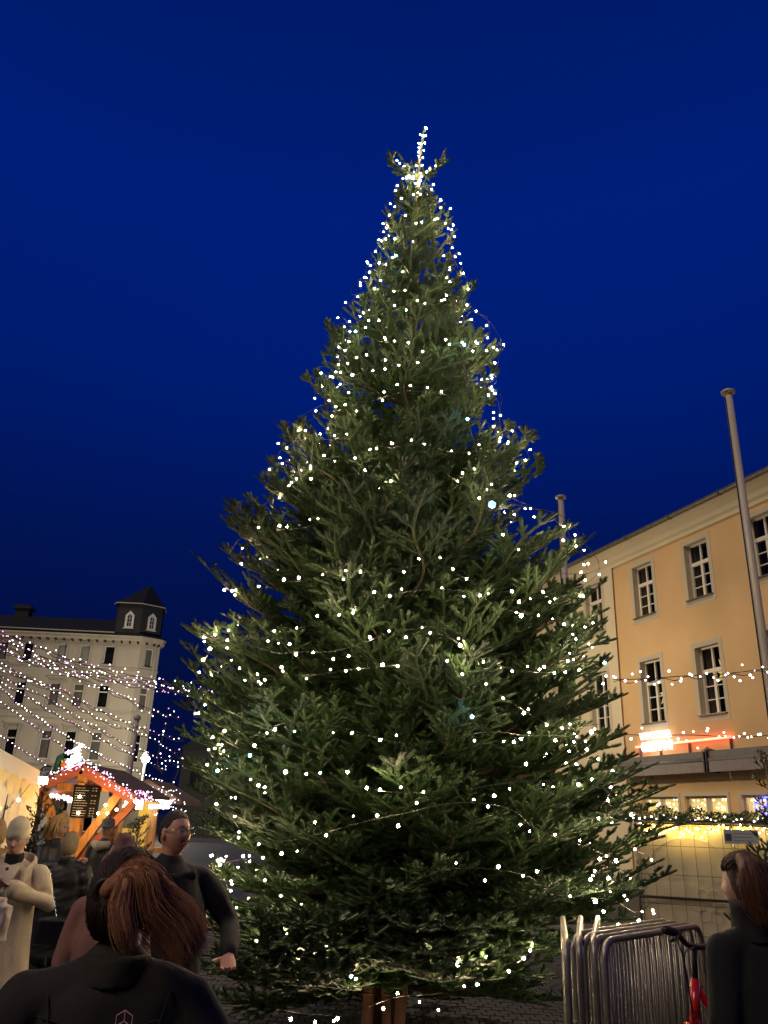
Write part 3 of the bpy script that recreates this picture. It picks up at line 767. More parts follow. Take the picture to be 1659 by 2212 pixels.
def radius(z, phi):                   # phi 0 looks to the camera, +90 deg to the right
    rl = float(np.interp(z, LZ, LR)); rr = float(np.interp(z, RZ, RR))
    s = math.sin(phi); m_ = (rl + rr) / 2
    return max(.05, m_ + (rr - rl) / 2 * s) if abs(s) < .999 else (rr if s > 0 else rl)
T_TREE = thing('christmas_tree', 'huge dark green fir wrapped in warm white fairy lights', 'christmas tree', (A2.x, TY, 0))
tk = MB(); tk.tube([(ax(z), TY, z) for z in (0, 1.5, 3, 5, 7, 8.8, A1.z)], [.15, .14, .125, .10, .075, .05, .02], 12); tk.build('trunk', M['bark'], T_TREE, True, world=True)
rs = random.Random(11)
GA = math.pi * (3 - math.sqrt(5))
zlo = .12
zs = np.linspace(zlo, ZTOP - .75, 400); wts = np.array([radius(z, 0) + .30 for z in zs]); cdf = np.cumsum(wts); cdf /= cdf[-1]
front = []; hind = []
NB = 540
for i in range(NB):
    z = float(np.interp((i + .5) / NB, cdf, zs)) + rs.uniform(-.08, .08)
    if rs.random() < .65: z = zlo + round((z - zlo) / (.26 + .022 * (ZTOP - z))) * (.26 + .022 * (ZTOP - z)) + rs.uniform(-.05, .05)
    phi = (i * GA + rs.uniform(-.15, .15)) % (2 * math.pi)
    if phi > math.pi: phi -= 2 * math.pi
    t = (z - zlo) / (ZTOP - zlo)
    lump = noise.noise(Vector((math.sin(phi) * 2.0, math.cos(phi) * 2.0, z * .95)))
    r = radius(z, phi) * (rs.uniform(.85, 1.0) if rs.random() < .8 else rs.uniform(.6, .85)) * (1 + .26 * min(.05, lump))
    e = float(np.interp(t, [0, .15, .5, .8, 1], [-.16, .05, .30, .62, .95])) + rs.uniform(-.14, .14)
    L = r / math.cos(e)
    base = Vector((0, 0, max(.12, z - math.sin(e) * L)))
    base.x = ax(base.z); base.y = TY
    if abs(phi) < .28 and z < .5: continue
    if lump < -.16 and abs(phi) < 1.35 and rs.random() < .92: continue
    (front if abs(phi) < 1.86 else hind).append((base, phi, e, rs.uniform(-.3, .3), L, z))
# long boughs that break the outline
for (x, y, sgn) in ((462, 1155, -1), (402, 1250, -1), (372, 1440, -1), (845, 345, -1), (970, 345, 1), (1095, 762, 1), (1188, 1040, 1), (1300, 1200, 1), (1333, 1300, 1), (1335, 1390, 1), (1440, 1765, 1), (1472, 1838, 1), (1476, 1955, 1), (1414, 1715, 1), (1350, 1640, 1), (1380, 1690, 1), (1405, 1745, 1), (1425, 1800, 1), (1435, 1870, 1), (1440, 1925, 1), (1400, 1965, 1), (1345, 1560, 1), (1335, 1480, 1), (380, 1480, -1), (375, 1570, -1), (372, 1625, -1), (382, 1690, -1), (398, 1745, -1), (690, 712, -1), (585, 952, -1), (540, 1058, -1), (1040, 625, 1), (985, 468, 1), (362, 1535, -1)):
    tip = at(x, y, TY - .1); e = .45 if y < 500 else (.5 if y < 900 else (.38 if y < 1500 else .10)); rr_ = abs(tip.x - ax(tip.z)) 
    L = rr_ / math.cos(e); base = Vector((0, TY, max(.3, tip.z - L * math.sin(e)))); base.x = ax(base.z)
    front.insert(0, (base, sgn * math.pi / 2 * rs.uniform(.9, 1.0), e, rs.uniform(-.2, .2), L, tip.z))
def pick(L):
    c_ = min(CLASSES, key=lambda c: abs(math.log(c / max(L, .12)))); return c_
for (x, y, Yt, phd, e) in ((428, 1830, 8.0, -85, -.02), (455, 1925, 7.6, -70, -.08), (436, 2050, 7.3, -62, -.12), (432, 2150, 7.0, -58, -.16), (520, 2185, 6.7, -48, -.2), (600, 2165, 6.3, -28, -.2), (700, 2180, 6.1, -14, -.2), (945, 2185, 6.0, 10, -.2), (1080, 2165, 6.1, 28, -.2), (1190, 2120, 6.5, 44, -.15), (1010, 2130, 6.0, 18, -.12), (560, 2090, 6.6, -40, -.12), (470, 1990, 7.4, -66, -.1), *[(x_, y_ + rs.uniform(-15, 15), 5.85 + abs(x_ - 830) / 620, 0, rs.uniform(-.22, -.10)) for y_ in (2075, 2130, 2195) for x_ in (470, 560, 640, 720, 930, 1010, 1100, 1180)]):
    if (x, y) == (700, 2180): pass
    tip = at(x, y, Yt); L = math.hypot(tip.x - ax(1), tip.y - TY); ph = math.atan2(tip.x - ax(1), TY - tip.y)
    base = Vector((ax(.5), TY, max(.15, tip.z - L * math.tan(e)))); front.insert(0, (base, ph, e, rs.uniform(-.15, .15), L / math.cos(e), tip.z))
extra = front[300:]; front = front[:300]
seed_ = 0
for base, phi, e, roll, L, z in front:
    c_ = pick(L); sc = L / c_
    o_ = link('branch', BM[c_][seed_ % 3], T_TREE); seed_ += 1
    o_.matrix_local = Matrix.Translation(-org(T_TREE)) @ bough_matrix(base, phi, e, roll, sc)
acc = []
for base, phi, e, roll, L, z in hind + extra:
    c_ = pick(L); m4 = np.array(bough_matrix(base, phi, e, roll, L / c_))
    t_ = BGC[c_][0]; q = t_.reshape(-1, 3) @ m4[:3, :3].T + m4[:3, 3]
    acc.append(q.reshape(-1, 3, 3))
# short shoots that fill the inside around the trunk
for i in range(90):
    z = rs.uniform(.7, ZTOP - 1.2); phi = rs.uniform(-math.pi, math.pi); L = max(.3, radius(z, phi) * rs.uniform(.45, .75))
    base = Vector((ax(z), TY, z)); c_ = pick(L); m4 = np.array(bough_matrix(base, phi, rs.uniform(-.1, .4), rs.uniform(-.5, .5), L / c_))
    q = BGC[c_][0].reshape(-1, 3) @ m4[:3, :3].T + m4[:3, 3]; acc.append(q.reshape(-1, 3, 3))
hm = tri_mesh('inner_foliage', np.concatenate(acc), [M['needle']])
o_ = link('inner_foliage', hm, T_TREE, world=True); o_['kind'] = 'stuff'
# the leader
lg, lw = bough_geometry(.35, 777)
ld = [A1 + Vector((0, 0, -.4)), A1, A1.lerp(A0, .5) + Vector((-.02, 0, 0)), A0]
lp = catmull(ld, 6)
acc = []
for a, b in zip(lp, lp[1:]):
    dd = (b - a); x = dd.normalized(); y = Vector((0, 1, 0)).cross(x).normalized(); zz = x.cross(y)
    Rm = np.array([x, y, zz]) * (dd.length / .088 * 1.1); acc.append(TW['m'][0] @ Rm + np.array(a))
lm_ = MB(); lm_.tube(lp, [.02 - .012 * i / len(lp) for i in range(len(lp))], 6)
me = tri_mesh('leader', np.concatenate(acc), [M['needle'], M['bark']], [(lp, .02, .006)])
link('leader', me, T_TREE, world=True)
# wooden stakes that wedge the trunk in its ground socket
for i, (x, y, tilt) in enumerate(((792, 2190, .02), (838, 2185, -.03), (862, 2190, .03))):
    p_ = at(x, y, TY - .35)
    T = thing('wooden_stake', ['pale wooden stake at the foot of the tree, left of the trunk', 'pale wooden stake at the foot of the tree, middle of three', 'pale wooden stake at the foot of the tree, right of the trunk'][i], 'stake', (p_.x, TY - .35, 0), 0, 'stakes at the foot of the tree')
    c = MB(); c.beam((0, 0, 0), (tilt, .03, .42), .085 if i != 1 else .06, .05); c.build('post', M['stake'], T)
    c = MB(); c.beam((-.05, -.036, .3), (.05, -.036, .3), .05, .012); c.build('batten', M['stake'], T)

# fairy lights of the tree: one long string wound round the crown
T_FL = thing('fairy_light_string', 'warm white fairy light string wound round the fir from tip to foot', 'fairy lights', (A2.x, TY, 0))
BR = .0076
bm_ = [bulb_mesh('bulb', M['bulb'], BR), bulb_mesh('bulb', M['bulb_pink'], BR), bulb_mesh('bulb', M['bulb'], BR * 1.3)]
pts = []; z = ZTOP - .95; phi = -1.0
while z > .45:
    r = radius(z, phi)
    zz = z + .10 * min(1, r) * abs(math.sin(phi * 3.2 + z * 5)) + .42 * min(1, r) * noise.noise(Vector((math.cos(phi) * 1.7, math.sin(phi) * 1.7, z * 1.6)))
    rr_ = radius(zz, phi) * (.76 + .18 * max(0, math.cos(phi)) * min(1, r) + .15 * noise.noise(Vector((math.sin(phi) * 4, math.cos(phi) * 4 + 9, z * 2.0)))) + .02
    pts.append((Vector((ax(zz) + rr_ * math.sin(phi), TY - rr_ * math.cos(phi), zz)), phi))
    step = .045
    phi += step / max(r, .12)
    z -= step * .35 / (2 * math.pi * max(r, .12)) * (1 + .25 * math.sin(phi))
path = [p for p, _ in pts]
runs = []; cur = []
for p, ph in pts:
    k = (ph + math.pi) % (2 * math.pi) - math.pi
    if abs(k) < 2.1: cur.append(p)
    elif cur: runs.append(cur); cur = []
if cur: runs.append(cur)
wire = MB(); bulbs = []
for rn in runs:
    if len(rn) < 4: continue
    wire.tube(rn[::3], .0024, 4, False)
    for q in walk(rn, .155):
        side_ = abs(q.x - ax(q.z)) / max(.1, radius(q.z, 0))
        if noise.noise(q * 1.3 + Vector((3, 8, 1))) < -.22: continue
        if rs.random() < (.95 if side_ < .75 else .55): bulbs.append(q + Vector((rs.gauss(0, .035), rs.gauss(0, .035), rs.gauss(0, .045))))
# dense lights on the leader and the first arms
for i in range(30):
    f = i / 29; p = lp[min(len(lp) - 1, int(f * (len(lp) - 1)))]; a = i * 2.2
    bulbs.insert(0, p + Vector((math.cos(a) * .045, math.sin(a) * .045 - .02, 0)))
for tip in (at(850, 350, TY), at(962, 350, TY), at(868, 392, TY - .1)):
    b0 = A1 + Vector((0, 0, -.05))
    for k in range(5 if tip.x != 0 else 5): bulbs.insert(0, b0.lerp(tip, .25 + .17 * k) + Vector((rs.gauss(0, .012), -.03, .02)))
o_ = wire.build('cable', M['cable'], T_FL, world=True); o_['kind'] = 'stuff'
E_ = Vector((0, 0, CAM_Z))
bulbs.sort(key=lambda p: (p - E_).length)
O_ = org(T_FL)
for i, p in enumerate(bulbs[:300]):
    ob_ = link('bulb', bm_[(0, 0, 1, 2)[i % 4]], T_FL, p - O_); ob_.scale = (rs.choice((.7, .85, 1, 1, 1.2, 1.45)),) * 3
sm = MB()
v_, f_ = ico(BR * 1.12)
for p in bulbs[300:]: sm.add([p + x for x in v_], f_)
o_ = sm.build('far_bulbs', M['bulb'], T_FL, world=True); o_['kind'] = 'stuff'
# blue flashing lights between them
T_BL = thing('flash_light_string', 'blue flashing lamps hung here and there in the fir', 'fairy lights', (A2.x, TY, 0))
bc = [bulb_mesh('bulb', M['bulb_blue'], .034), bulb_mesh('bulb', M['bulb_cyan'], .013)]
for i, (x, y, k) in enumerate(((1063, 1090, 0), (855, 552, 1), (1010, 905, 1), (1003, 745, 1), (1020, 1548, 1), (1306, 1432, 1), (540, 1632, 1), (470, 1665, 1), (768, 716, 1))):
    z0 = at(x, y, TY).z; Yd = TY
    for it in range(12):
        p = at(x, y, Yd); ph = math.asin(max(-1, min(1, (p.x - ax(p.z)) / max(.1, radius(p.z, 0)))))
        Yd = TY - radius(p.z, ph) * math.cos(ph) * (.90 if k == 1 else 1.02)
    pb_ = at(x, y, Yd - (.35 if k == 0 else .10)); link('bulb', bc[k], T_BL, pb_ - O_)
    if k == 0:
        l_ = bpy.data.lights.new('flash_light', 'POINT'); l_.energy = 4.5; l_.color = (.05, .25, 1); l_.shadow_soft_size = .03
        lo_ = bpy.data.objects.new('flash_light', l_); COL.objects.link(lo_); lo_.location = pb_ + Vector((0, .05, 0))
w_ = MB(); bp_ = [Vector(c_.location) + O_ for c_ in T_BL.children][:4]; w_.tube([bp_[0], bp_[2], bp_[3], bp_[1]], .003, 4); w_.build('cable', M['cable'], T_BL, world=True)

# ------------------------------------------------------------------ light strings over the market on the left
SB = [bulb_mesh('bulb', M['bulb_cool'], .0095), bulb_mesh('bulb', M['bulb_violet'], .012), bulb_mesh('bulb', M['bulb_cool'], .013), bulb_mesh('bulb', M['bulb_rose'], .011)]
def light_string(px, Y0, Y1, label, step=.13, spread=.05, size=1.0, group='white light strings over the market', double=True, meshes=None, viol=.24):
    n = len(px); P = [at(x, y, Y0 + (Y1 - Y0) * i / (n - 1)) for i, (x, y) in enumerate(px)]
    path = catmull(P, 10)
    T = thing('light_string', label, 'light string', path[0], 0, group)
    c = MB(); c.tube(path, .006, 4)
    if double: c.tube([p + Vector((0, 0, -.03 + .02 * math.sin(i))) for i, p in enumerate(path)], .005, 4)
    c.build('cable', M['cable'], T, world=True)
    for i, p in enumerate(walk(path, step)):
        k = 1 if rs.random() < viol else (2 if rs.random() < .2 else (3 if rs.random() < viol * .4 else 0))
        o_ = link('bulb', (meshes or SB)[k], T, p - path[0] + Vector((rs.gauss(0, spread * .5), rs.gauss(0, spread), rs.gauss(0, spread))))
        if size != 1.0: o_.scale = (size,) * 3
    return T
ST = [
 ([(-60, 1340), (0, 1366), (90, 1400), (179, 1435), (300, 1462), (422, 1486), (500, 1490)], 11, 13, 'topmost light string over the market, ending in the tree edge'),
 ([(-60, 1352), (0, 1378), (90, 1418), (190, 1450), (300, 1472), (420, 1496), (497, 1500)], 11.5, 13.2, 'second light string from the top in the dense upper bundle'),
 ([(-60, 1365), (0, 1390), (80, 1424), (154, 1449), (260, 1474), (360, 1490), (440, 1506)], 12, 13.4, 'third light string from the top in the dense upper bundle'),
 ([(-60, 1376), (0, 1403), (100, 1440), (192, 1473), (281, 1512), (333, 1535), (384, 1550)], 12.5, 13.6, 'light string leaving the lower edge of the dense upper bundle'),
 ([(-50, 1408), (0, 1430), (64, 1466), (128, 1488), (184, 1519), (256, 1552), (315, 1576), (397, 1599)], 13, 14, 'fifth light string from the top at the left edge'),
 ([(-50, 1424), (0, 1445), (107, 1489), (179, 1532), (230, 1560), (315, 1588), (384, 1632)], 14, 15, 'sixth light string from the top at the left edge'),
 ([(-50, 1440), (0, 1462), (90, 1501), (166, 1547), (220, 1578), (271, 1606), (320, 1627), (397, 1652)], 15, 16, 'seventh light string from the top at the left edge'),
 ([(-50, 1455), (0, 1476), (64, 1507), (102, 1532), (164, 1565), (218, 1596), (294, 1634), (358, 1663)], 16, 18, 'eighth light string from the top at the left edge'),
 ([(-40, 1460), (0, 1486), (38, 1517), (77, 1547), (123, 1576), (166, 1604), (218, 1632), (300, 1668), (380, 1700)], 18, 21, 'light string passing just above the lit reindeer'),
 ([(-40, 1488), (0, 1514), (38, 1542), (84, 1576), (128, 1606), (166, 1630), (210, 1654), (280, 1690), (345, 1722)], 20, 23, 'light string running down behind the lit reindeer to the right'),
 ([(-40, 1562), (0, 1588), (26, 1606), (61, 1627), (107, 1655)], 22, 23, 'lowest light string at the left edge, running down to the stall roof')]
for px, a, b, lb in ST:
    bundle = a < 12.8
    light_string(px, a, b, lb, .055 if bundle else (.085 if a < 19 else .12), (.038 if bundle else .014), .80 if a < 18 else 1.15)
# loose end of lights that hangs down beside the tree
light_string([(360, 1560), (352, 1590), (340, 1640), (352, 1665), (380, 1620), (392, 1640), (372, 1690), (345, 1705)], 13.5, 14.5, 'tangled light string hanging at the left side of the tree', .2, .04)
# right side: two garlands towards the house
GB = [bulb_mesh('bulb', M['garland_white'], .014), bulb_mesh('bulb', M['bulb_cool'], .014), bulb_mesh('bulb', M['garland_white'], .018), bulb_mesh('bulb', M['bulb_cool'], .012)]
light_string([(1325, 1468), (1400, 1466), (1480, 1460), (1560, 1456), (1640, 1447), (1740, 1436)], 9.6, 10.6, 'upper garland of small bulbs from the tree to the right edge', .085, .045, 1, 'bulb garlands right of the tree', True, GB)
light_string([(1335, 1587), (1420, 1588), (1500, 1588), (1580, 1592), (1640, 1590), (1740, 1580)], 10.2, 11.2, 'lower garland of small bulbs crossing in front of the neon sign', .09, .05, 1, 'bulb garlands right of the tree', False, GB)

# ------------------------------------------------------------------ site fence with printed cloth, right
FY = 13.6
fl = at(1370, 1770, FY); fr_ = at(1760, 1790, FY - .9)
T = thing('site_fence', 'mesh fence with a cream printed cloth behind it, right of the tree', 'fence', (fl.x, fl.y, 0), math.atan2(fr_.y - fl.y, fr_.x - fl.x))
FW = (fr_ - fl).xy.length; FT = at(1500, 1776, FY - .3).z
for x in (0, FW * .55, FW):
    c = MB(); c.tube([(x, 0, 0), (x, 0, FT)], .022, 8); c.build('post', M['alu'], T, True)
c = MB(); c.tube([(0, 0, FT), (FW, 0, FT)], .025, 8); c.build('top_rail', M['black'], T)
c = MB(); zr = at(1500, 1943, FY - .3).z; c.tube([(0, -.01, zr), (FW, -.01, zr)], .020, 8); c.build('middle_rail', M['black'], T)
c = MB(); 
for x in np.arange(.05, FW, .205): c.tube([(x, -.012, .1), (x, -.012, FT)], .0045, 4)
for z in np.arange(FT - .36, .1, -.41): c.tube([(0, -.014, z), (FW, -.014, z)], .0055, 4)
o_ = c.build('mesh_wires', M['gutter'], T); o_['kind'] = 'stuff'
c = MB(); nx, nz_ = 50, 14; vs = []
for j in range(nz_ + 1):
    for i in range(nx + 1):
        x = FW * i / nx; z = .12 + (FT - .16) * j / nz_; vs.append((x, .05 + .018 * math.sin(x * 5 + z * 2) + .012 * noise.noise(Vector((x * 3, 0, z * 4))), z))
c.add(vs, [(j * (nx + 1) + i, j * (nx + 1) + i + 1, (j + 1) * (nx + 1) + i + 1, (j + 1) * (nx + 1) + i) for j in range(nz_) for i in range(nx)])
M['cloth_print'] = mat('cream_fence_cloth', (0.80, 0.70, 0.44), 0.9, var=0.08, vscale=2.5)
M['print_line'] = mat('pale_print', (0.84, 0.77, 0.55), 0.9)
c.build('printed_cloth', M['cloth_print'], T, True)
c = MB(); cx_ = FW * .30; cz_ = FT - .95; RR_ = .72
c.tube([(cx_ + RR_ * math.cos(a), .018, cz_ + RR_ * math.sin(a)) for a in np.linspace(0, 2 * math.pi, 60)], [(.008, .002)] * 60, 6, False, ell=(0, 0, 1))
for k in range(6):
    a = k * math.pi / 3
    q = Vector((cx_ + .22 + .16 * math.cos(a), .018, cz_ - .22 + .16 * math.sin(a)))
    c.tube([q + Vector((.085 * math.cos(b), 0, .085 * math.sin(b))) for b in np.linspace(0, 2 * math.pi, 16)], [(.008, .003)] * 16, 5, False, ell=(0, 0, 1))
c.build('printed_emblem', M['print_line'], T)
# small notice clipped on the fence
sp = at(1598, 1808, FY - .62)
T = thing('notice_board', 'small pale blue notice with a dark picture, fixed on the mesh fence', 'notice', (sp.x, sp.y - .05, 0), math.atan2(fr_.y - fl.y, fr_.x - fl.x))
c = MB(); c.b(-.24, .24, -.012, .0, sp.z - .10, sp.z + .10); c.build('panel', mat('pale_blue_panel', (.42, .47, .48), .5), T)
c = MB(); c.b(-.225, -.135, -.017, -.0125, sp.z - .06, sp.z + .04); c.build('picture', mat('dark_print', (.05, .06, .12), .5), T)
c = MB()
for k, L in enumerate((.3, .26, .28)): c.b(-.11, -.11 + L, -.016, -.0125, sp.z + .04 - k * .05, sp.z + .052 - k * .05)
c.build('text_lines', mat('grey_print', (.22, .24, .27), .6), T)
# terrace rail with greenery and lights above the fence
T = thing('fir_garland', 'green garland with white bulbs along the terrace edge above the mesh fence', 'garland', (fl.x, fl.y + .5, 0), math.atan2(fr_.y - fl.y, fr_.x - fl.x))
c = MB(); c.tube([(0, 0, FT + .02), (FW * .5, 0, FT - .01), (FW, 0, FT + .01)], .045, 8); c.build('rope', M['needle_dark'], T)
c = MB()
for i in range(2600):
    x = rs.uniform(0, FW); h_ = (.08 + .17 * abs(noise.noise(Vector((x * 2.3, 1, 0))))) * 1.5
    p = Vector((x, rs.uniform(-.10, .10), FT + rs.uniform(-.02, h_))); d = Vector((rs.uniform(-1, 1), rs.uniform(-1, 1), rs.uniform(.1, 1))).normalized() * rs.uniform(.03, .065)
    s_ = d.orthogonal().normalized() * .014; c.add([p, p + d * .5 + s_, p + d, p + d * .5 - s_], [(0, 1, 2, 3)])
o_ = c.build('leaves', M['leaf'], T); o_['kind'] = 'stuff'
for i in range(34):
    x = FW * (i + rs.random()) / 34; link('bulb', GB[2 if i % 5 == 0 else 0], T, (x, -.12, FT + rs.uniform(0, .10)))
T = thing('amber_light_curtain', 'amber fairy lights hanging under the terrace edge on the fence cloth', 'fairy lights', (fl.x, fl.y - .06, 0), math.atan2(fr_.y - fl.y, fr_.x - fl.x))
c = MB(); ab = [bulb_mesh('bulb', M['bulb_yellow'], .012), bulb_mesh('bulb', M['bulb_cool'], .010)]
for i in range(60):
    x = FW * (i + rs.random()) / 60; dz = rs.uniform(.03, .24) * (0.5 + .5 * abs(math.sin(x * 2.1)))
    c.tube([(x, 0, FT), (x + .01, 0, FT - dz)], .002, 3, False); link('bulb', ab[0 if rs.random() < .75 else 1], T, (x + .01, 0, FT - dz))
o_ = c.build('cable', M['cable'], T); o_['kind'] = 'stuff'

# ------------------------------------------------------------------ crowd barriers at the foot of the tree
def barrier(L, H=1.10, pitch=.085):
    T = thing('crowd_barrier', 'x', 'barrier', (0, 0, 0), 0, 'galvanised crowd barriers round the tree')
    r = .019
    c = MB(); k = .10
    def corner(cx__, cz__, a0, a1): return [(cx__ + k * math.cos(a), 0, cz__ + k * math.sin(a)) for a in np.linspace(a0, a1, 6)]
    pts = [(0, 0, .16)] + corner(k, H - k, math.pi, math.pi / 2) + corner(L - k, H - k, math.pi / 2, 0) + [(L, 0, .16)]
    c.tube(pts, r, 10); c.tube([(0, 0, .18), (L, 0, .18)], r * .9, 8); c.build('tube_frame', M['alu'], T, True)
    bar = MB(); bar.tube([(0, 0, .18), (0, 0, H)], .0062, 6); bmsh = bar.mesh('bar', M['alu'], True)
    n_ = int(L / pitch)
    for i in range(1, n_): link('bar', bmsh, T, (L * i / n_, 0, 0))
    f = MB(); f.tube([(0, -.26, .0), (0, -.20, .10), (0, 0, .16), (0, .20, .10), (0, .26, .0)], .016, 8); fm = f.mesh('foot', M['alu'], True)
    link('foot', fm, T, (.12, 0, 0)); link('foot', fm, T, (L - .12, 0, 0))
    h = MB(); h.b(-.075, .02, -.03, .03, .60, .66); h.build('hook', M['alu'], T)
    return T
ba = at(1303, 2036, 5.10); bb_ = at(1512, 2000, 6.08)
bdir = (bb_ - ba).xy; ang = math.atan2(bdir.y, bdir.x); BL = bdir.length
nb = Vector((-math.sin(ang), math.cos(ang), 0))
B0 = barrier(BL); B0.location = (ba.x, ba.y, 0); B0.rotation_euler = (0, 0, ang); B0['label'] = 'galvanised crowd barrier, nearest of the leaning row beside the bicycle'
for k, (lb) in enumerate(('galvanised crowd barrier, second of the row right of the tree', 'galvanised crowd barrier, third of the row right of the tree', 'galvanised crowd barrier, rearmost of the row right of the tree')):
    p_ = Vector((ba.x, ba.y, 0)) + nb * (.085 * (k + 1)) + Vector((math.cos(ang), math.sin(ang), 0)) * (.035 * (k + 1))
    copy_tree(B0, p_, ang + .006 * k, lb)
# barriers seen end on, coming towards the camera
b1 = at(1226, 2085, 4.95); b2 = at(1262, 2075, 5.0)
for k, (x, y, Y, da, lb) in enumerate(((1283, 2048, 5.15, -.030, 'galvanised crowd barrier seen end on at the corner of the row'), (1252, 2066, 5.1, -.015, 'galvanised crowd barrier seen end on, second from the left'), (1224, 2072, 5.0, .012, 'galvanised crowd barrier seen end on, leftmost at the tree foot'))):
    p_ = at(x, y, Y); copy_tree(B0, (p_.x, p_.y, 0), math.atan2(p_.y, p_.x) + da, lb)

# ------------------------------------------------------------------ market stall with gable roof
SY = 15.0
p_ = at(181, 1800, SY)
zA = at(190, 1655, SY - .6).z; zE = at(60, 1713, SY - .6).z; hw = (at(303, 1733, SY - .6).x - at(58, 1712, SY - .6).x) / 2
STALL = thing('market_stall', 'small timber market stall with gabled roof edged in pink lights', 'market stall', (p_.x, SY, 0))
rf = MB(); t_ = .05
for s_ in (-1, 1):
    a = Vector((0, 0, zA)); b = Vector((s_ * hw, 0, zE))
    rf.add([(a.x, -.6, a.z), (b.x, -.6, b.z), (b.x, 1.9, b.z), (a.x, 1.9, a.z), (a.x, -.6, a.z + t_), (b.x, -.6, b.z + t_), (b.x, 1.9, b.z + t_), (a.x, 1.9, a.z + t_)],
           [(0, 1, 2, 3), (4, 5, 6, 7), (0, 1, 5, 4), (1, 2, 6, 5), (2, 3, 7, 6)])
rf.build('roof', M['wood_dark'], STALL)
for s_ in (-1, 1):                     # planks of the roof's underside
    for k in range(9):
        f0, f1 = k / 9 + .004, (k + 1) / 9 - .004
        q = MB(); q.add([(s_ * hw * f0, -.57, zA + (zE - zA) * f0 - .012), (s_ * hw * f1, -.57, zA + (zE - zA) * f1 - .012), (s_ * hw * f1, 1.88, zA + (zE - zA) * f1 - .012), (s_ * hw * f0, 1.88, zA + (zE - zA) * f0 - .012),
                         (s_ * hw * f0, -.57, zA + (zE - zA) * f0 - .001), (s_ * hw * f1, -.57, zA + (zE - zA) * f1 - .001), (s_ * hw * f1, 1.88, zA + (zE - zA) * f1 - .001), (s_ * hw * f0, 1.88, zA + (zE - zA) * f0 - .001)],
                        [(0, 1, 2, 3), (4, 5, 6, 7), (0, 1, 5, 4), (1, 2, 6, 5), (2, 3, 7, 6), (3, 0, 4, 7)]); q.build('plank', M['wood_red'], STALL)
for s_ in (-1, 1):
    q = MB(); q.beam((0, -.62, zA - .05), (s_ * hw, -.62, zE - .05), .16, .03, up=(0, 1, 0)); q.build('bargeboard', M['wood_red'], STALL)
q = MB(); q.beam((0, -.42, 0), (0, -.42, zA - .12), .17, .17); q.build('post', M['wood'], STALL)
q = MB(); q.beam((-.42, -.42, zE + .12), (.48, -.42, zE + .12), .12, .12); q.build('cross_beam', M['wood'], STALL)
for s_, w_ in ((-1, .14), (1, .14)):
    q = MB(); q.beam((s_ * .05, -.48, zE - .95), (s_ * hw * .72, -.48, zE + .10), w_, .10, up=(0, 1, 0)); q.build('brace', M['wood'], STALL)
q = MB(); q.beam((.08, -.36, zE - 1.05), (hw * .92, -.36, zE - .10), .13, .10, up=(0, 1, 0)); q.build('brace', M['wood_red'], STALL)
q = MB(); q.beam((0, 1.6, 0), (0, 1.6, zA - .1), .16, .16); q.build('post', M['wood'], STALL)
q = MB(); q.b(-.95, .95, .55, 1.15, 1.0, 1.06); q.build('counter_top', M['wood'], STALL)
for k in range(10):
    q = MB(); q.b(-.95 + k * .19 + .004, -.95 + (k + 1) * .19 - .004, .56, .60, .1, 1.0); q.build('plank', M['wood'], STALL)
lamp = MB(); v_, f_ = ico(.026)
lb_ = lamp.add(v_, f_).mesh('bulb', glow('stall_bulb', (1.0, .72, .36), 25), True)
for x, y, dz in ((228, 1739, 0), (169, 1756, 0), (232, 1757, 0), (252, 1749, 0), (212, 1757, 0), (172, 1721, 0), (150, 1730, 0)):
    q = at(x, y, SY - .62); link('bulb', lb_, STALL, q - org(STALL))
ld_ = bpy.data.lights.new('stall_lamp', 'POINT'); ld_.energy = 60; ld_.color = (1.0, .52, .18); ld_.shadow_soft_size = .12
lo_ = bpy.data.objects.new('stall_lamp', ld_); COL.objects.link(lo_); lo_.location = (p_.x + .55, SY - 1.5, 1.75)
# the menu board that hangs on the post
bd = at(184, 1731, SY - .58)
T = thing('menu_board', 'black chalkboard menu with white writing hung on the stall post', 'menu board', (bd.x, SY - .56, bd.z), 0)
bw, bh = .225, .26
q = MB(); q.b(-bw, bw, -.02, .02, -bh, bh); q.build('panel', M['board'], T)
q = MB(); rs2 = random.Random(3)
for k in range(12):
    z = bh - .05 - k * .040; L = rs2.uniform(.35, .8) * 1.3 * bw; x = -bw + .035
    while x < -bw + .035 + L:
        d = rs2.uniform(.015, .05); q.b(x, x + d, -.0245, -.0205, z - .004, z + rs2.uniform(.002, .006)); x += d + .008
    if rs2.random() < .75:
        x = bw - .13
        for j in range(3): q.b(x + j * .03, x + j * .03 + .018, -.0245, -.0205, z - .006 + .008 * (j % 2), z + .006)
o_ = q.build('chalk_writing', M['chalk'], T); o_['kind'] = 'stuff'
q = MB(); q.b(-.17, -.06, -.03, .03, bh, bh + .03); q.build('hanger', M['wood'], T)
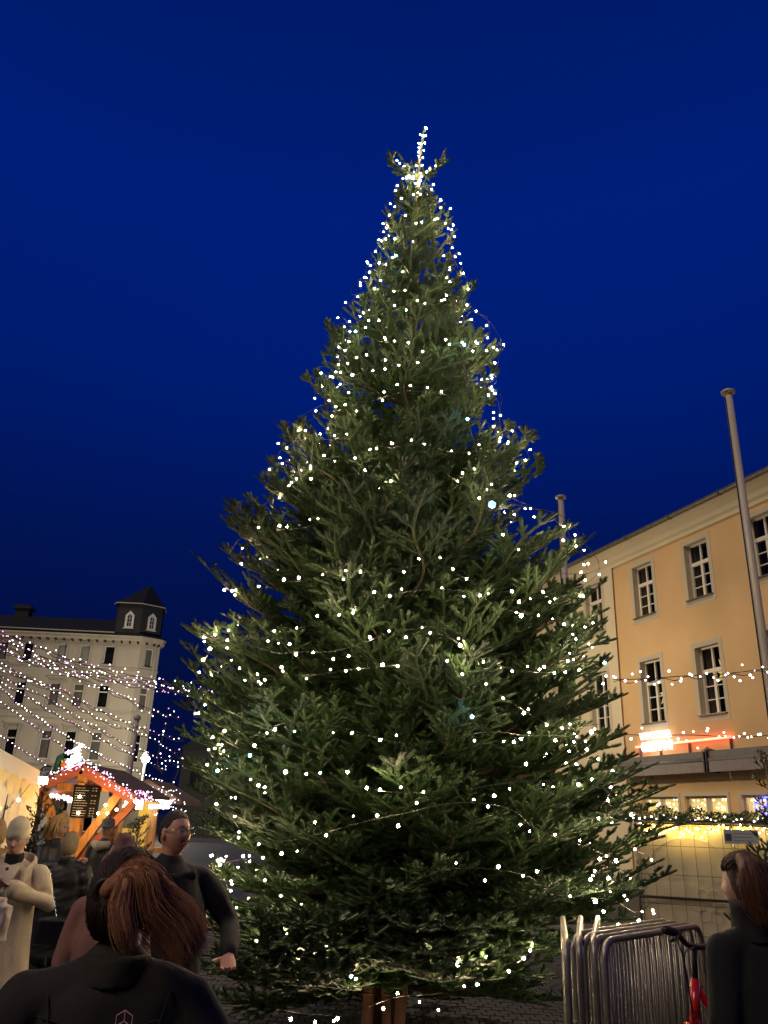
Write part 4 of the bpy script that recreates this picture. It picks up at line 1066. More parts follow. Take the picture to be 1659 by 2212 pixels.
# garland of pink and white lights along the roof edge
T = thing('roof_light_garland', 'dense pink and white light garland along the stall roof edge', 'fairy lights', (p_.x, SY - .65, 0))
edge = [Vector((-hw, 1.2, zE)), Vector((-hw, 0, zE)), Vector((-hw * .5, 0, (zA + zE) / 2)), Vector((0, 0, zA + .03)), Vector((hw * .5, 0, (zA + zE) / 2)), Vector((hw, 0, zE)), Vector((hw, 1.0, zE))]
q = MB(); q.tube([e + Vector((0, 0, .05)) for e in edge], .012, 5); q.build('cable', M['cable'], T)
gar = [MB(), MB(), MB(), MB()]; v_, f_ = ico(.0105)
for e in walk(edge, .0105):
    c_ = e + Vector((rs.gauss(0, .03), rs.uniform(-.06, .05), rs.uniform(-.06, .11))); gar[rs.choice((0, 1, 1, 1, 2, 2, 3))].add([c_ + x for x in v_], f_)
for e in walk([Vector((-hw, 1.2, zE)), Vector((-hw * .3, 1.9, zE - .12))], .02): gar[0].add([e + Vector((0, rs.gauss(0, .02), rs.gauss(0, .03))) + x for x in v_], f_)
for k, (mb_, m_) in enumerate(zip(gar, ('garland_white', 'bulb_rose', 'bulb_violet', 'garland_white'))):
    o_ = mb_.build('bulbs', M[m_], T); o_['kind'] = 'stuff'
# lit reindeer on the roof
rp = at(157, 1662, SY - .2)
T = thing('light_reindeer', 'glowing white light reindeer standing on the stall roof', 'reindeer', (rp.x, SY - .2, rp.z - .02))
q = MB(); u = .0087                    # one photo pixel at this distance in metres
def RP(x, y): return Vector(((x - 157) * u, 0, (1662 - y) * u))
q.capsule([RP(150, 1644), RP(157, 1640), RP(164, 1636)], [.05, .058, .048], 10)
for a, b, dy in ((RP(150, 1646), RP(143, 1665), -.06), (RP(154, 1646), RP(152, 1664), .06), (RP(163, 1640), RP(166, 1663), -.06), (RP(165, 1638), RP(175, 1661), .06)):
    q.tube([a, a.lerp(b, .5) + Vector((.02, dy, 0)), b + Vector((0, dy, 0))], [.030, .022, .015], 6)
q.build('body', M['deer'], T)
q = MB(); q.tube([RP(164, 1637), RP(162, 1627), RP(160, 1620)], [.040, .034, .03], 8); q.capsule([RP(160, 1620), RP(151, 1624)], [.05, .03], 8); q.build('head', M['deer'], T)
for s_ in (-1, 1):
    q = MB(); q.tube([RP(161, 1619), RP(164, 1614) + Vector((0, s_ * .05, 0)), RP(169, 1611) + Vector((0, s_ * .10, 0))], .016, 5); q.tube([RP(164, 1614) + Vector((0, s_ * .05, 0)), RP(165, 1608) + Vector((0, s_ * .08, 0))], .013, 5)
    q.tube([RP(160, 1619), RP(150, 1625) + Vector((0, s_ * .05, 0)), RP(139, 1629) + Vector((0, s_ * .08, 0))], .016, 5); q.build('antler', M['deer'], T)
db = MB(); v_, f_ = ico(.012)
for a, b, w_, n_ in ((RP(150, 1644), RP(165, 1636), .085, 60), (RP(164, 1637), RP(160, 1620), .06, 26), (RP(160, 1620), RP(151, 1624), .035, 12), (RP(150, 1646), RP(143, 1665), .035, 18), (RP(154, 1646), RP(152, 1664), .035, 18), (RP(163, 1640), RP(166, 1663), .03, 16), (RP(165, 1638), RP(175, 1661), .03, 18), (RP(161, 1619), RP(169, 1611), .03, 12), (RP(160, 1619), RP(139, 1629), .03, 18)):
    for k_ in range(n_):
        c_ = a.lerp(b, rs.random()) + Vector((rs.gauss(0, 1), rs.gauss(0, 1), rs.gauss(0, 1))).normalized() * w_ * rs.uniform(.7, 1.1); db.add([c_ + x for x in v_], f_)
o_ = db.build('bulbs', M['garland_white'], T); o_['kind'] = 'stuff'
# green and red decoration beside it
gp = at(122, 1662, SY)
T = thing('roof_decoration', 'dark green and orange red cloth figure on the stall roof left of the reindeer', 'decoration', (gp.x, SY, gp.z - .25))
q = MB(); vs = []
for i in range(9):
    z = .10 + .36 * i / 8
    for j in range(6): vs.append((-.085 + .03 * j + .05 * (i / 8) ** 2, .03 * math.sin(j * 1.4 + i * .4), z + .025 * j * (i / 8)))
q.add(vs, [(i * 6 + j, i * 6 + j + 1, (i + 1) * 6 + j + 1, (i + 1) * 6 + j) for i in range(8) for j in range(5)])
vs2 = [(x, y + .03, z) for x, y, z in vs]; q.add(vs2, [(i * 6 + j, i * 6 + j + 1, (i + 1) * 6 + j + 1, (i + 1) * 6 + j) for i in range(8) for j in range(5)])
q.build('green_cloth', mat('green_cloth', (.03, .12, .05), .8, var=.2), T)
q = MB()
for a in range(5):
    c_ = Vector((.14 + .04 * math.cos(a * 2.1), .03 * math.sin(a), .10 + .055 * a)); q.ell(c_, (.055, .04, .05), 8, 6)
q.build('red_body', mat('glowing_red_felt', (.65, .12, .02), .8, emit=(1, .2, .03), es=.25), T)  # felt given a faint glow of its own, brightness put into the material
q = MB(); q.capsule([(.10, 0, .33), (.07, 0, .40)], [.02, .015], 6); q.capsule([(.20, 0, .30), (.25, 0, .37)], [.02, .015], 6); q.build('arm', mat('glowing_yellow_felt', (.7, .42, .06), .8, emit=(1, .6, .1), es=.2), T)  # arms glow faintly too, without any lamp in them
# goods on the counter
gm_ = [mat('red_goods', (.5, .06, .04), .5), mat('orange_goods', (.7, .28, .05), .5), mat('pale_goods', (.7, .6, .4), .5)]
for i, (cn, h) in enumerate((('tall red', .2), ('low orange', .11), ('pale', .15), ('tall orange', .2), ('low red', .1), ('tall pale', .21))):
    x = -.72 + i * .27
    T = thing('jar', cn + ' glass jar with lid in the row on the stall counter', 'jar', (p_.x + x, SY + .8, 1.06), 0, 'jars on the stall counter')
    q = MB(); q.lathe([(.055, 0), (.06, .01), (.06, h * .8), (.04, h)], seg=10); q.build('glass', gm_[('red', 'orange', 'pale').index(cn.split()[-1])], T, True)
    q = MB(); q.lathe([(.045, h), (.045, h + .02), (.002, h + .021)], seg=10); q.build('lid', M['alu'], T, True)

# ------------------------------------------------------------------ second stall with white light tubes
p2_ = at(300, 1800, 18.5); Y2 = 18.5
ST2 = thing('market_stall', 'market stall with yellow lit back wall and white light tubes, right of the gabled stall', 'market stall', (p2_.x, Y2, 0))
def L2(x, y, dy=0): q = at(x, y, Y2 + dy); return q - Vector((p2_.x, Y2, 0))
q = MB(); a = L2(262, 1745, 1.2); b = L2(328, 1745, 1.2); q.b(a.x, b.x + .1, 1.2, 1.26, .9, a.z + .35); q.build('back_wall', mat('glowing_back_wall', (.75, .52, .12), .8, emit=(1, .62, .12), es=.30), ST2)  # wall given its own glow in place of lamp light falling on it
for x in (258, 331):
    q = MB(); a = L2(x, 1760); q.b(a.x - .09, a.x + .09, -.06, .06, 0, a.z + .55); q.build('post', M['wood'], ST2)
q = MB(); a = L2(250, 1722); b = L2(402, 1740); q.prism([(a.x, a.z), (b.x, b.z), (b.x, b.z + .10), ((a.x + b.x) / 2, a.z + .38), (a.x, a.z + .1)], -.5, 1.6); q.build('roof', M['wood_dark'], ST2)
for x0, x1, y in ((271, 308, 1733), (267, 307, 1743), (322, 365, 1742)):
    q = MB(); q.tube([L2(x0, y, -.4), L2(x1, y + .4, -.4)], .040, 8); q.build('light_tube', M['tube_white'], ST2)
q = MB(); a = L2(290, 1745, .2); q.b(a.x - .20, a.x + .10, .2, .24, a.z - .42, a.z + .02); q.b(a.x - .5, a.x + .28, .19, .21, a.z - .24, a.z - .17); q.build('hanging_panel', mat('grey_panel', (.16, .15, .12), .8), ST2)
q = MB(); a = L2(295, 1790); q.b(a.x - 1, a.x + .8, -.2, .4, .9, 1.0); q.build('counter', M['wood'], ST2)
ld_ = bpy.data.lights.new('stall_lamp', 'POINT'); ld_.energy = 90; ld_.color = (1.0, .72, .34); ld_.shadow_soft_size = .2
lo_ = bpy.data.objects.new('stall_lamp', ld_); COL.objects.link(lo_); lo_.location = (p2_.x, Y2 + .3, 2.0)
T = thing('roof_light_garland', 'white light chain lying along the roof of the stall beside the tree', 'fairy lights', L2(330, 1720, -.5) + Vector((p2_.x, Y2, 0)))
q = MB(); v_, f_ = ico(.011); o0 = org(T)
for e in walk([L2(308, 1706, -.6), L2(345, 1722, -.6), L2(372, 1738, -.6)], .045):
    q.add([e + Vector((p2_.x, Y2, 0)) - o0 + Vector((rs.gauss(0, .03), rs.gauss(0, .05), rs.gauss(0, .05))) + x for x in v_], f_)
for k_ in range(46):
    e = L2(rs.uniform(325, 402), rs.uniform(1700, 1765), -.6)
    q.add([e + Vector((p2_.x, Y2, 0)) - o0 + x for x in v_], f_)
o_ = q.build('bulbs', M['garland_white'], T); o_['kind'] = 'stuff'
q = MB(); q.tube([L2(308, 1706, -.6) + Vector((p2_.x, Y2, 0)) - o0, L2(372, 1738, -.6) + Vector((p2_.x, Y2, 0)) - o0], .012, 4); q.build('cable', M['cable'], T)
# flood light on the tent corner
fp = at(95, 1690, 14.2)
def floodlight(px, Y, label):
    f_ = at(px[0], px[1], Y)
    T = thing('flood_light', label, 'flood light', (f_.x, Y, f_.z), 0, 'white flood lights of the market')
    q = MB(); q.b(-.10, .10, -.03, .05, -.07, .07); q.build('housing', M['awning'], T)
    q = MB(); q.b(-.085, .085, -.036, -.031, -.055, .055); q.build('lamp_face', glow('flood_face', (1, .98, .92), 30), T)
    q = MB(); q.tube([(0, .05, 0), (0, .06, -.5)], .015, 6); q.build('arm', M['awning'], T)
floodlight((94, 1686), 14.4, 'white flood light glaring beside the grey feather flag')
floodlight((296, 1696), 17.2, 'white flood light right of the gabled stall roof')

# ------------------------------------------------------------------ feather flag
fp = at(92, 1690, 16.5)
T = thing('feather_flag', 'grey feather flag with white letters between tent and stall', 'flag', (at(76, 1700, 16.5).x, 16.5, 0))
def LF(x, y): q = at(x, y, 16.5); return q - org(T)
q = MB(); pole_pts = [(0, 0, 0), LF(76, 1690), LF(82, 1672), LF(92, 1659), LF(104, 1655), LF(112, 1656)]; q.tube(catmull(pole_pts, 6), .014, 6); q.build('bent_pole', M['black'], T)
q = MB(); q.add([LF(77, 1692), LF(82, 1674), LF(92, 1661), LF(104, 1656.5), LF(112, 1658), LF(108, 1668), LF(101, 1682), LF(94, 1697), LF(84, 1704)], [tuple(range(9))]); q.build('cloth', mat('grey_flag_cloth', (.27, .26, .24), .9, var=.1), T)
lm = text_mesh('IOK', .17, mat('white_print', (.8, .8, .78), .8), .006); o_ = link('lettering', lm, T, LF(92, 1677) + Vector((0, -.02, 0))); o_.rotation_euler = (0, -rad(62), 0)

# ------------------------------------------------------------------ white tent at the left edge
TYY = 12.5
TT = thing('market_tent', 'cream market tent with clear windows, lit from inside, at the left edge', 'tent', (at(20, 1750, TYY).x, TYY, 0))
def LT(x, y, dy=0): q = at(x, y, TYY + dy); return q - org(TT)
e0 = LT(-90, 1612, -1.2); e1 = LT(81, 1696, .9)
q = MB(); q.add([e0, e1, e1 + Vector((0, 0, .22)), e0 + Vector((0, 0, .24))], [(0, 1, 2, 3)])
q.add([e0 + Vector((0, 0, .24)), e1 + Vector((0, 0, .22)), e1 + Vector((-1.6, 1.6, .30)), e0 + Vector((-1.4, 1.9, .32))], [(0, 1, 2, 3)])
q.build('roof', mat('white_tent_roof', (.62, .62, .58), .7, var=.05), TT)
q = MB(); n_ = 30; vs = []
for i in range(n_ + 1):
    b_ = Vector(e0).lerp(Vector(e1), i / n_)
    for j, dz in enumerate((0, -.25, -.55, -.95, -1.5, -2.0)):
        vs.append((b_.x + .02 * math.sin(i * 2.1 + j), b_.y + .06 + .035 * math.sin(i * 1.7 + j * .6), max(.02, b_.z + dz)))
q.add(vs, [(i * 6 + j, (i + 1) * 6 + j, (i + 1) * 6 + j + 1, i * 6 + j + 1) for i in range(n_) for j in range(5)])
q.build('side_wall', M['tentcloth'], TT, True)
q = MB(); n_ = 60; vs = []
for i in range(n_ + 1):
    b_ = Vector(e0).lerp(Vector(e1), i / n_); sw = abs(math.sin(i * math.pi / 12))
    for j in range(4): vs.append((b_.x, b_.y - .04 - .03 * math.sin(i * 1.1 + j), b_.z - .02 - (.10 + .16 * sw) * j / 3))
q.add(vs, [(i * 4 + j, (i + 1) * 4 + j, (i + 1) * 4 + j + 1, i * 4 + j + 1) for i in range(n_) for j in range(3)])
q.build('valance', mat('gold_satin', (.70, .60, .30), .35, var=.08, vscale=3), TT, True)
for k, (f0, f1) in enumerate(((.52, .66),)):
    a = Vector(e0).lerp(Vector(e1), f0); b = Vector(e0).lerp(Vector(e1), f1)
    q = MB(); q.add([(a.x, a.y - .03, a.z - .5), (b.x, b.y - .03, b.z - .5), (b.x, b.y - .03, b.z - 1.3), (a.x, a.y - .03, a.z - 1.3)], [(0, 1, 2, 3)]); q.build('clear_window', mat('clear_film', (.30, .33, .36), .15), TT)
    q = MB(); q.beam((a.x, a.y - .05, a.z - .5), (a.x, a.y - .05, a.z - 1.6), .05, .03); q.beam((b.x, b.y - .05, b.z - .45), (b.x, b.y - .05, b.z - 1.6), .06, .03); q.build('window_frame', M['white_frame'], TT)
ld_ = bpy.data.lights.new('tent_lamp', 'POINT'); ld_.energy = 32; ld_.color = (1.0, .86, .55); ld_.shadow_soft_size = .15
lo_ = bpy.data.objects.new('tent_lamp', ld_); COL.objects.link(lo_); lo_.location = at(40, 1728, 11.7)
T = thing('lantern', 'small bare lamp hung under the tent eave at the left edge', 'lamp', lo_.location + Vector((0, 0, 0)))
q = MB(); v_, f_ = ico(.025); q.add(v_, f_); q.build('bulb', glow('tent_bulb', (1, .9, .6), 20), T, True); q = MB(); q.tube([(0, 0, .02), (0, .3, .22)], .005, 4); q.build('cord', M['cable'], T)

# ------------------------------------------------------------------ small firs in pots
def small_fir(loc, H, R_, n, label, m=M['needle_dark'], bare=0.0, pot=True, seed=1):
    T = thing('potted_fir', label, 'fir tree', loc, 0, 'small cut firs of the market')
    r_ = random.Random(seed)
    q = MB(); q.tube([(0, 0, .05), (0, 0, H * .5), (.01, 0, H)], [.03, .02, .006], 7); q.build('trunk', M['bark'], T, True)
    if pot: q = MB(); q.lathe([(.16, 0), (.20, .28), (.21, .3), (.19, .3), (.18, .26), (.001, .26)], seg=16); q.build('pot', M['black'], T, True)
    for i in range(n):
        f = .12 + .86 * i / n; L = max(.14, R_ * (1 - f) ** .8 * r_.uniform(.7, 1.1))
        o_ = link('branch', SFB[0 if r_.random() < .5 else 1], T)
        sc = L / .6
        o_.matrix_local = bough_matrix(Vector((0, 0, H * f)), i * 2.4, .25 + .5 * f, r_.uniform(-.4, .4), sc)
    return T
SFB = []
for k in range(2):
    g_, w_ = bough_geometry(.6, 500 + k, False, .72); SFB.append(tri_mesh('spruce_bough', g_, [M['needle_dark'], M['bark']], w_))
q = at(92, 1712, 10.8); small_fir((q.x, 10.8, 0), q.z + .12, .75, 40, 'small dark fir standing behind the woman in the cream beanie', seed=3)
q = at(116, 1718, 11.6); small_fir((q.x + .1, 11.6, 0), q.z, .7, 34, 'small fir lit yellow green at the left foot of the gabled stall', seed=4)
q = at(15, 1716, 9.0); small_fir((q.x, 9.0, 0), q.z, .35, 12, 'thin small fir in front of the tent window at the left edge', seed=5)
q = at(300, 1768, 7.3); small_fir((q.x, 7.3, 0), q.z, .80, 44, 'small dark fir between the crowd and the man with glasses', seed=6)
q = at(1640, 1625, 5.6); small_fir((q.x + .03, 5.6, 0), q.z, .66, 40, 'sparse dark fir with bare leader at the right edge', seed=8)

# ------------------------------------------------------------------ people
def fused(mb, voxel, smooth=4, folds=None, name='tmp'):
    """turns overlapping closed shapes into one continuous surface"""
    me = mb.mesh(name); o = bpy.data.objects.new(name, me); COL.objects.link(o)
    m1 = o.modifiers.new('r', 'REMESH'); m1.mode = 'VOXEL'; m1.voxel_size = voxel
    m2 = o.modifiers.new('s', 'SMOOTH'); m2.factor = .5; m2.iterations = smooth
    dg = bpy.context.evaluated_depsgraph_get()
    out = bpy.data.meshes.new_from_object(o.evaluated_get(dg)); bpy.data.objects.remove(o); bpy.data.meshes.remove(me)
    if folds:
        amp, fx, fz = folds
        co = np.empty(len(out.vertices) * 3); out.vertices.foreach_get('co', co); co = co.reshape(-1, 3)
        nn = np.empty(len(out.vertices) * 3); out.vertex_normals.foreach_get('vector', nn); nn = nn.reshape(-1, 3)
        d = np.array([noise.noise(Vector((p[0] * fx, p[1] * fx, p[2] * fz))) + .5 * noise.noise(Vector((p[0] * fx * 2.3 + 7, p[1] * fx * 2.3, p[2] * fz * 2 + p[0] * 6))) for p in co])
        out.vertices.foreach_set('co', (co + nn * (d * amp)[:, None]).ravel())
    out.polygons.foreach_set('use_smooth', [True] * len(out.polygons)); out.update()
    return out
SKIN = mat('skin', (.50, .285, .20), .5, var=.08, vscale=18)
SKIN_LIT = mat('orange_lit_skin', (.64, .34, .21), .5, var=.08, vscale=18)  # skin colour shifted to orange for the light on the man's face
LIP = mat('lips', (.40, .185, .14), .5); EYEW = mat('eye_white', (.6, .56, .52), .25); IRIS = mat('iris', (.03, .025, .02), .2); BROW = mat('brow', (.08, .05, .035), .8)
def cloth(name, col, rough=.9, sheen=0, var=.15, vs=6, bump=.15):
    return mat(name, col, rough, var=var, vscale=vs, sheen=sheen, bump=bump, bscale=180)
def hairm(name, col, var=.45): return mat(name, col, .55, var=var * .7, vscale=9, stretch=(14, 14, 1.2), bump=.4, bscale=70)

def head_shape(mb, c, R, fem=False, seg=36, rings=28):
    """a head whose face looks along -y before R is applied"""
    vs = []; fs = []
    def pt(th, a):
        x, y, z = math.sin(th) * math.cos(a), math.sin(th) * math.sin(a), -math.cos(th)
        w, d, h = .074, .094, .116
        zz = z
        jaw = 1 - .34 * max(0, -zz - .1) ** 1.3 - (.04 if fem else 0) * max(0, -zz)
        X = x * w * jaw; Y = y * d * (1 - .12 * max(0, -zz)); Z = z * h
        fr = max(0, -y)                       # towards the face
        if fr > 0:
            Y -= .012 * fr * max(0, -zz) ** .8                               # chin forward
            g = lambda x0, z0, sx_, sz_: math.exp(-((X - x0) / sx_) ** 2 - ((Z - z0) / sz_) ** 2) * (1 if fr > .2 else fr / .2)
            Y -= .021 * g(0, -.020, .011, .016) + .010 * g(0, .004, .009, .022)            # nose
            Y -= .006 * g(0, .030, .040, .010)                                              # brow
            Y += .010 * (g(.031, .012, .015, .011) + g(-.031, .012, .015, .011))           # sockets
            Y -= .004 * (g(.038, -.02, .018, .018) + g(-.038, -.02, .018, .018))           # cheeks
            Y -= .006 * (g(0, -.054, .020, .006) + g(0, -.064, .017, .006))                # lips
            Y += .003 * g(0, -.059, .022, .003)
            Y -= .008 * g(0, -.092, .022, .014)                                             # chin
        return Vector((X, Y, Z))
    vs.append(pt(.001, 0))
    for i in range(1, rings):
        for k in range(seg): vs.append(pt(math.pi * i / rings, 2 * math.pi * k / seg))
    vs.append(pt(math.pi - .001, 0))
    fs = [(0, 1 + (k + 1) % seg, 1 + k) for k in range(seg)]
    for i in range(rings - 2):
        for k in range(seg):
            a = 1 + i * seg; fs.append((a + k, a + (k + 1) % seg, a + seg + (k + 1) % seg, a + seg + k))
    a = 1 + (rings - 2) * seg; fs += [(a + k, a + (k + 1) % seg, len(vs) - 1) for k in range(seg)]
    mb.add([c + R @ v for v in vs], fs)
    for s_ in (-1, 1):
        mb.ell(c + R @ Vector((s_ * .076, .012, -.005)), (.010, .020, .031), 10, 8, R @ Matrix.Rotation(s_ * .35, 3, 'Z'))
def hand(mb, w, d, n, s=1.0, curl=.6, side=1):
    """palm, four fingers and a thumb from the wrist w; d the direction of the hand, n the palm normal"""
    d = d.normalized(); n = (n - d * n.dot(d)).normalized(); x = d.cross(n) * side
    mb.capsule([w - d * .01, w + d * .035 * s, w + d * .075 * s], [(.026 * s, .016 * s), (.036 * s, .016 * s), (.037 * s, .014 * s)], 10, ell=x)
    for k, (off, L) in enumerate(((-.030, .058), (-.010, .068), (.010, .063), (.030, .050))):
        p = w + d * .080 * s + x * off * s; a = 0; pts = [p - d * .03 * s, p]
        for j in range(3):
            a += curl * (.55 + .25 * j); dd = d * math.cos(a) + n * math.sin(a) + x * off * 1.2
            p = p + dd.normalized() * L * s * (.45, .33, .26)[j]; pts.append(p.copy())
        mb.capsule(pts, [.0095 * s, .0092 * s, .0086 * s, .0078 * s, .0066 * s], 8)
    b = w + d * .020 * s - x * .030 * s; t = (d * .6 - x * .75 + n * .35).normalized()
    mb.capsule([b, b + t * .035 * s, b + t * .062 * s + n * .012 * s + d * .012 * s], [.013 * s, .011 * s, .008 * s], 8)

def person(label, loc, yaw, H, coat, trousers, hairmat=None, fem=False, group='people at the market', hem=.55, width=1.0, arms=None, head_yaw=0.0, head_pitch=0.0, head_roll=0.0, fine=False, skin=None, hands=True, coatname='coat', folds=(.010, 6, 3), face=True, collar=None, puffer=False, lean=0.0):
    k = H / 1.70
    T = thing('person', label, 'person', loc, yaw, group)
    P = lambda x, y, z: Vector((x * width, y + lean * max(0, z - .9), z)) * k
    skin = skin or SKIN
    hc = P(0, -.02, 1.585)
    R = Matrix.Rotation(head_yaw, 3, 'Z') @ Matrix.Rotation(head_pitch, 3, 'X') @ Matrix.Rotation(head_roll, 3, 'Y')
    body = MB()
    body.capsule([P(0, .01, .92), P(0, .0, 1.10), P(0, 0, 1.28), P(0, .01, 1.39)], [(.14 * k, .10 * k), (.12 * k, .09 * k), (.15 * k, .10 * k), (.10 * k, .07 * k)], 16, ell=(1, 0, 0))
    body.capsule([P(0, .012, 1.36), P(0, .0, 1.46), hc + R @ Vector((0, .015, -.05)) * k], [.058 * k, .052 * k, .055 * k], 14)
    hm_ = MB(); head_shape(hm_, Vector((0, 0, 0)), Matrix.Identity(3), fem)
    body.add([hc + R @ (Vector(v) * k) for v in hm_.v], hm_.f)
    A = arms or [[(-.165, .01, 1.345), (-.215, .03, 1.10), (-.21, -.05, .88)], [(.165, .01, 1.345), (.215, .03, 1.10), (.21, -.05, .88)]]
    A = [[P(*q) for q in a] for a in A]
    for i, a in enumerate(A):
        body.capsule(a, [.048 * k, .040 * k, .028 * k], 12)
        if hands:
            d = (a[2] - a[1]).normalized(); nrm = Vector((1 if i == 0 else -1, 0, 0)) if arms is None else (Vector((0, .25, .9)) if d.z < .5 else Vector((0, 1, 0)))
            hand(body, a[2] + d * .01, d, nrm, k * (.95 if fem else 1.05), .55, 1 if i == 0 else -1)
    for s_ in (-1, 1):
        body.capsule([P(s_ * .085, .01, .90), P(s_ * .09, -.005, .50), P(s_ * .09, .02, .09)], [.082 * k, .055 * k, .038 * k], 12)
        body.capsule([P(s_ * .09, .03, .05), P(s_ * .10, -.12, .035)], [.038 * k, .032 * k], 10)
    link('body', fused(body, (.0058 if fine else .010) * k, 2, name='body'), T).data.materials.append(skin)
    # coat with sleeves
    c = MB()
    c.capsule([P(0, .0, hem), P(0, .0, .78), P(0, .0, 1.0), P(0, -.003, 1.22), P(0, .003, 1.36), P(0, .008, 1.425)],
              [(.205 * k * width, .155 * k), (.195 * k * width, .15 * k), (.175 * k * width, .135 * k), (.180 * k * width, .135 * k), (.145 * k * width, .105 * k), (.080 * k, .074 * k)], 22, ell=(1, 0, 0))
    for a in A:
        d = (a[2] - a[1]).normalized()
        c.capsule([a[0] + Vector((0, 0, .0)), a[0].lerp(a[1], .5), a[1], a[1].lerp(a[2], .5), a[2] - d * .02], [.070 * k, .068 * k, .062 * k, .057 * k, .052 * k if not collar == 'wide' else .075 * k], 14)
        c.capsule([P(0, .012, 1.415), a[0].lerp(P(0, .012, 1.40), .45) + Vector((0, 0, .005)), a[0]], [.050 * k, .062 * k, .066 * k], 12)
    if collar == 'stand':
        c.tube([P(0, .012, 1.40), P(0, .012, 1.475)], [(.085 * k, .085 * k), (.078 * k, .080 * k)], 18)
    cm_ = fused(c, .011 * k, 5, folds, 'coat'); cm_.materials.append(coat); link(coatname, cm_, T)
    t = MB()
    for s_ in (-1, 1):
        t.capsule([P(s_ * .085, .01, .88), P(s_ * .09, -.005, .50), P(s_ * .09, .02, .11)], [.095 * k, .068 * k, .052 * k], 12)
    t.capsule([P(-.07, 0, .90), P(.07, 0, .90)], [.11 * k, .11 * k], 12)
    tm = fused(t, .014 * k, 4, (.006, 9, 5), 'trousers'); tm.materials.append(trousers); link('trousers', tm, T)
    for s_ in (-1, 1):
        sh = MB(); sh.capsule([P(s_ * .09, .045, .05), P(s_ * .095, -.06, .045), P(s_ * .105, -.15, .035)], [(.043 * k, .05 * k), (.045 * k, .042 * k), (.036 * k, .03 * k)], 10, ell=(1, 0, 0)); sh.build('shoe', M['black'], T, True)
    FH = lambda x, y, z: hc + R @ (Vector((x, y, z)) * k)
    if face:
        for s_ in (-1, 1):
            e = MB(); e.ell(FH(s_ * .031, -.0775, .010), (.0125 * k, .009 * k, .0065 * k), 12, 8, R); eo = e.build('eye', EYEW, T, True)
            e = MB(); e.ell(FH(s_ * .031 + .001, -.0855, .010), (.0042 * k, .003 * k, .0042 * k), 10, 6, R); e.build('iris', IRIS, eo, True)
            e = MB(); e.tube([FH(s_ * .016, -.0925, .027), FH(s_ * .032, -.0905, .031), FH(s_ * .048, -.078, .026)], [(.0022 * k, .0045 * k), (.0025 * k, .005 * k), (.0015 * k, .0025 * k)], 6); e.build('eyebrow', BROW, T, True)
        e = MB(); e.tube([FH(-.022, -.085, -.058), FH(-.010, -.0925, -.055), FH(0, -.0940, -.057), FH(.010, -.0925, -.055), FH(.022, -.085, -.058)], [(.002 * k, .002 * k), (.004 * k, .005 * k), (.004 * k, .005 * k), (.004 * k, .005 * k), (.002 * k, .002 * k)], 6)
        e.tube([FH(-.018, -.087, -.062), FH(0, -.0925, -.065), FH(.018, -.087, -.062)], [(.002 * k, .002 * k), (.005 * k, .005 * k), (.002 * k, .002 * k)], 6); e.build('lips', LIP, T, True)
    return T, FH, R, k, P
def hair_cap(T, FH, R, k, m, low_back=-.06, low_side=-.01, front=.055, thick=1.10, seg=40, lump=.004, name='hair', freq=26):
    """hair as a shell over the skull; combed ridges run down from the crown"""
    vs = []; rings = 16; mb = MB()
    for i in range(rings + 1):
        for j in range(seg):
            a = 2 * math.pi * j / seg
            fy = -math.sin(a)                                      # 1 at the face
            if fy > -.25:
                t_ = min(1, (fy + .25) / 1.05); t_ = t_ * t_ * (3 - 2 * t_); lo = low_side + (front - low_side) * t_ + .004 * math.sin(a * 9) + .003 * math.sin(a * 23)
            else: lo = low_back + (low_side - low_back) * (1 + fy) / .75
            t1 = math.acos(max(-.98, min(.98, lo / .116)))
            th = t1 * i / rings
            q = 1.012 + (thick - 1.012) * (1 - (i / rings) ** 3 * (.9 if fy > -.3 else .3)) + (.03 if lo < 0 else 0) * i / rings
            n_ = 1 + lump * 9 * noise.noise(Vector((math.cos(a) * freq * .22, math.sin(a) * freq * .22, th * .6)))
            vs.append(FH(.074 * q * n_ * math.sin(th) * math.cos(a), .094 * q * n_ * math.sin(th) * math.sin(a), .116 * thick * n_ * math.cos(th)))
    inner = [FH(0, 0, 0) + (v - FH(0, 0, 0)) * .90 for v in vs]
    n = len(vs); fs = []
    for i in range(rings):
        for j in range(seg):
            j2 = (j + 1) % seg; fs.append((i * seg + j, i * seg + j2, (i + 1) * seg + j2, (i + 1) * seg + j))
    for j in range(seg):
        j2 = (j + 1) % seg; fs.append((rings * seg + j, rings * seg + j2, n + rings * seg + j2, n + rings * seg + j))
    mb.add(vs + inner, fs)
    return mb.build(name, m, T, True)
def strands(T, paths, m, name, n, spread, r=.006, seed=1, taper=.3):
    """locks of hair that follow guide curves"""
    r_ = random.Random(seed); mb = MB()
    for i in range(n):
        g_ = paths[i % len(paths)]
        o1 = Vector((r_.gauss(0, 1), r_.gauss(0, 1), r_.gauss(0, 1))); pts = []
        L = r_.uniform(.8, 1.05)
        gp_ = catmull(g_, 5); N_ = len(gp_)
        for j, p in enumerate(gp_):
            f = j / (N_ - 1)
            if f > L: break
            pts.append(p + o1 * spread * (.12 + 1.0 * math.sin(math.pi * min(1, f * .8))) + Vector((noise.noise(Vector((i * 3.1, f * 3, 0))), noise.noise(Vector((i * 3.1, f * 3, 5))), 0)) * spread * .5)
        if len(pts) < 3: continue
        mb.tube(pts, [r * (1 - (1 - taper) * (j / (len(pts) - 1)) ** 2) for j in range(len(pts))], 5 if r > .003 else 3, r > .003)
    return mb.build(name, m, T, True)

black_coat = cloth('black_wool', (.007, .007, .007)); black_puffer = cloth('black_puffer', (.010, .010, .011), .5, 0); dark_trousers = cloth('dark_trousers', (.015, .015, .018))

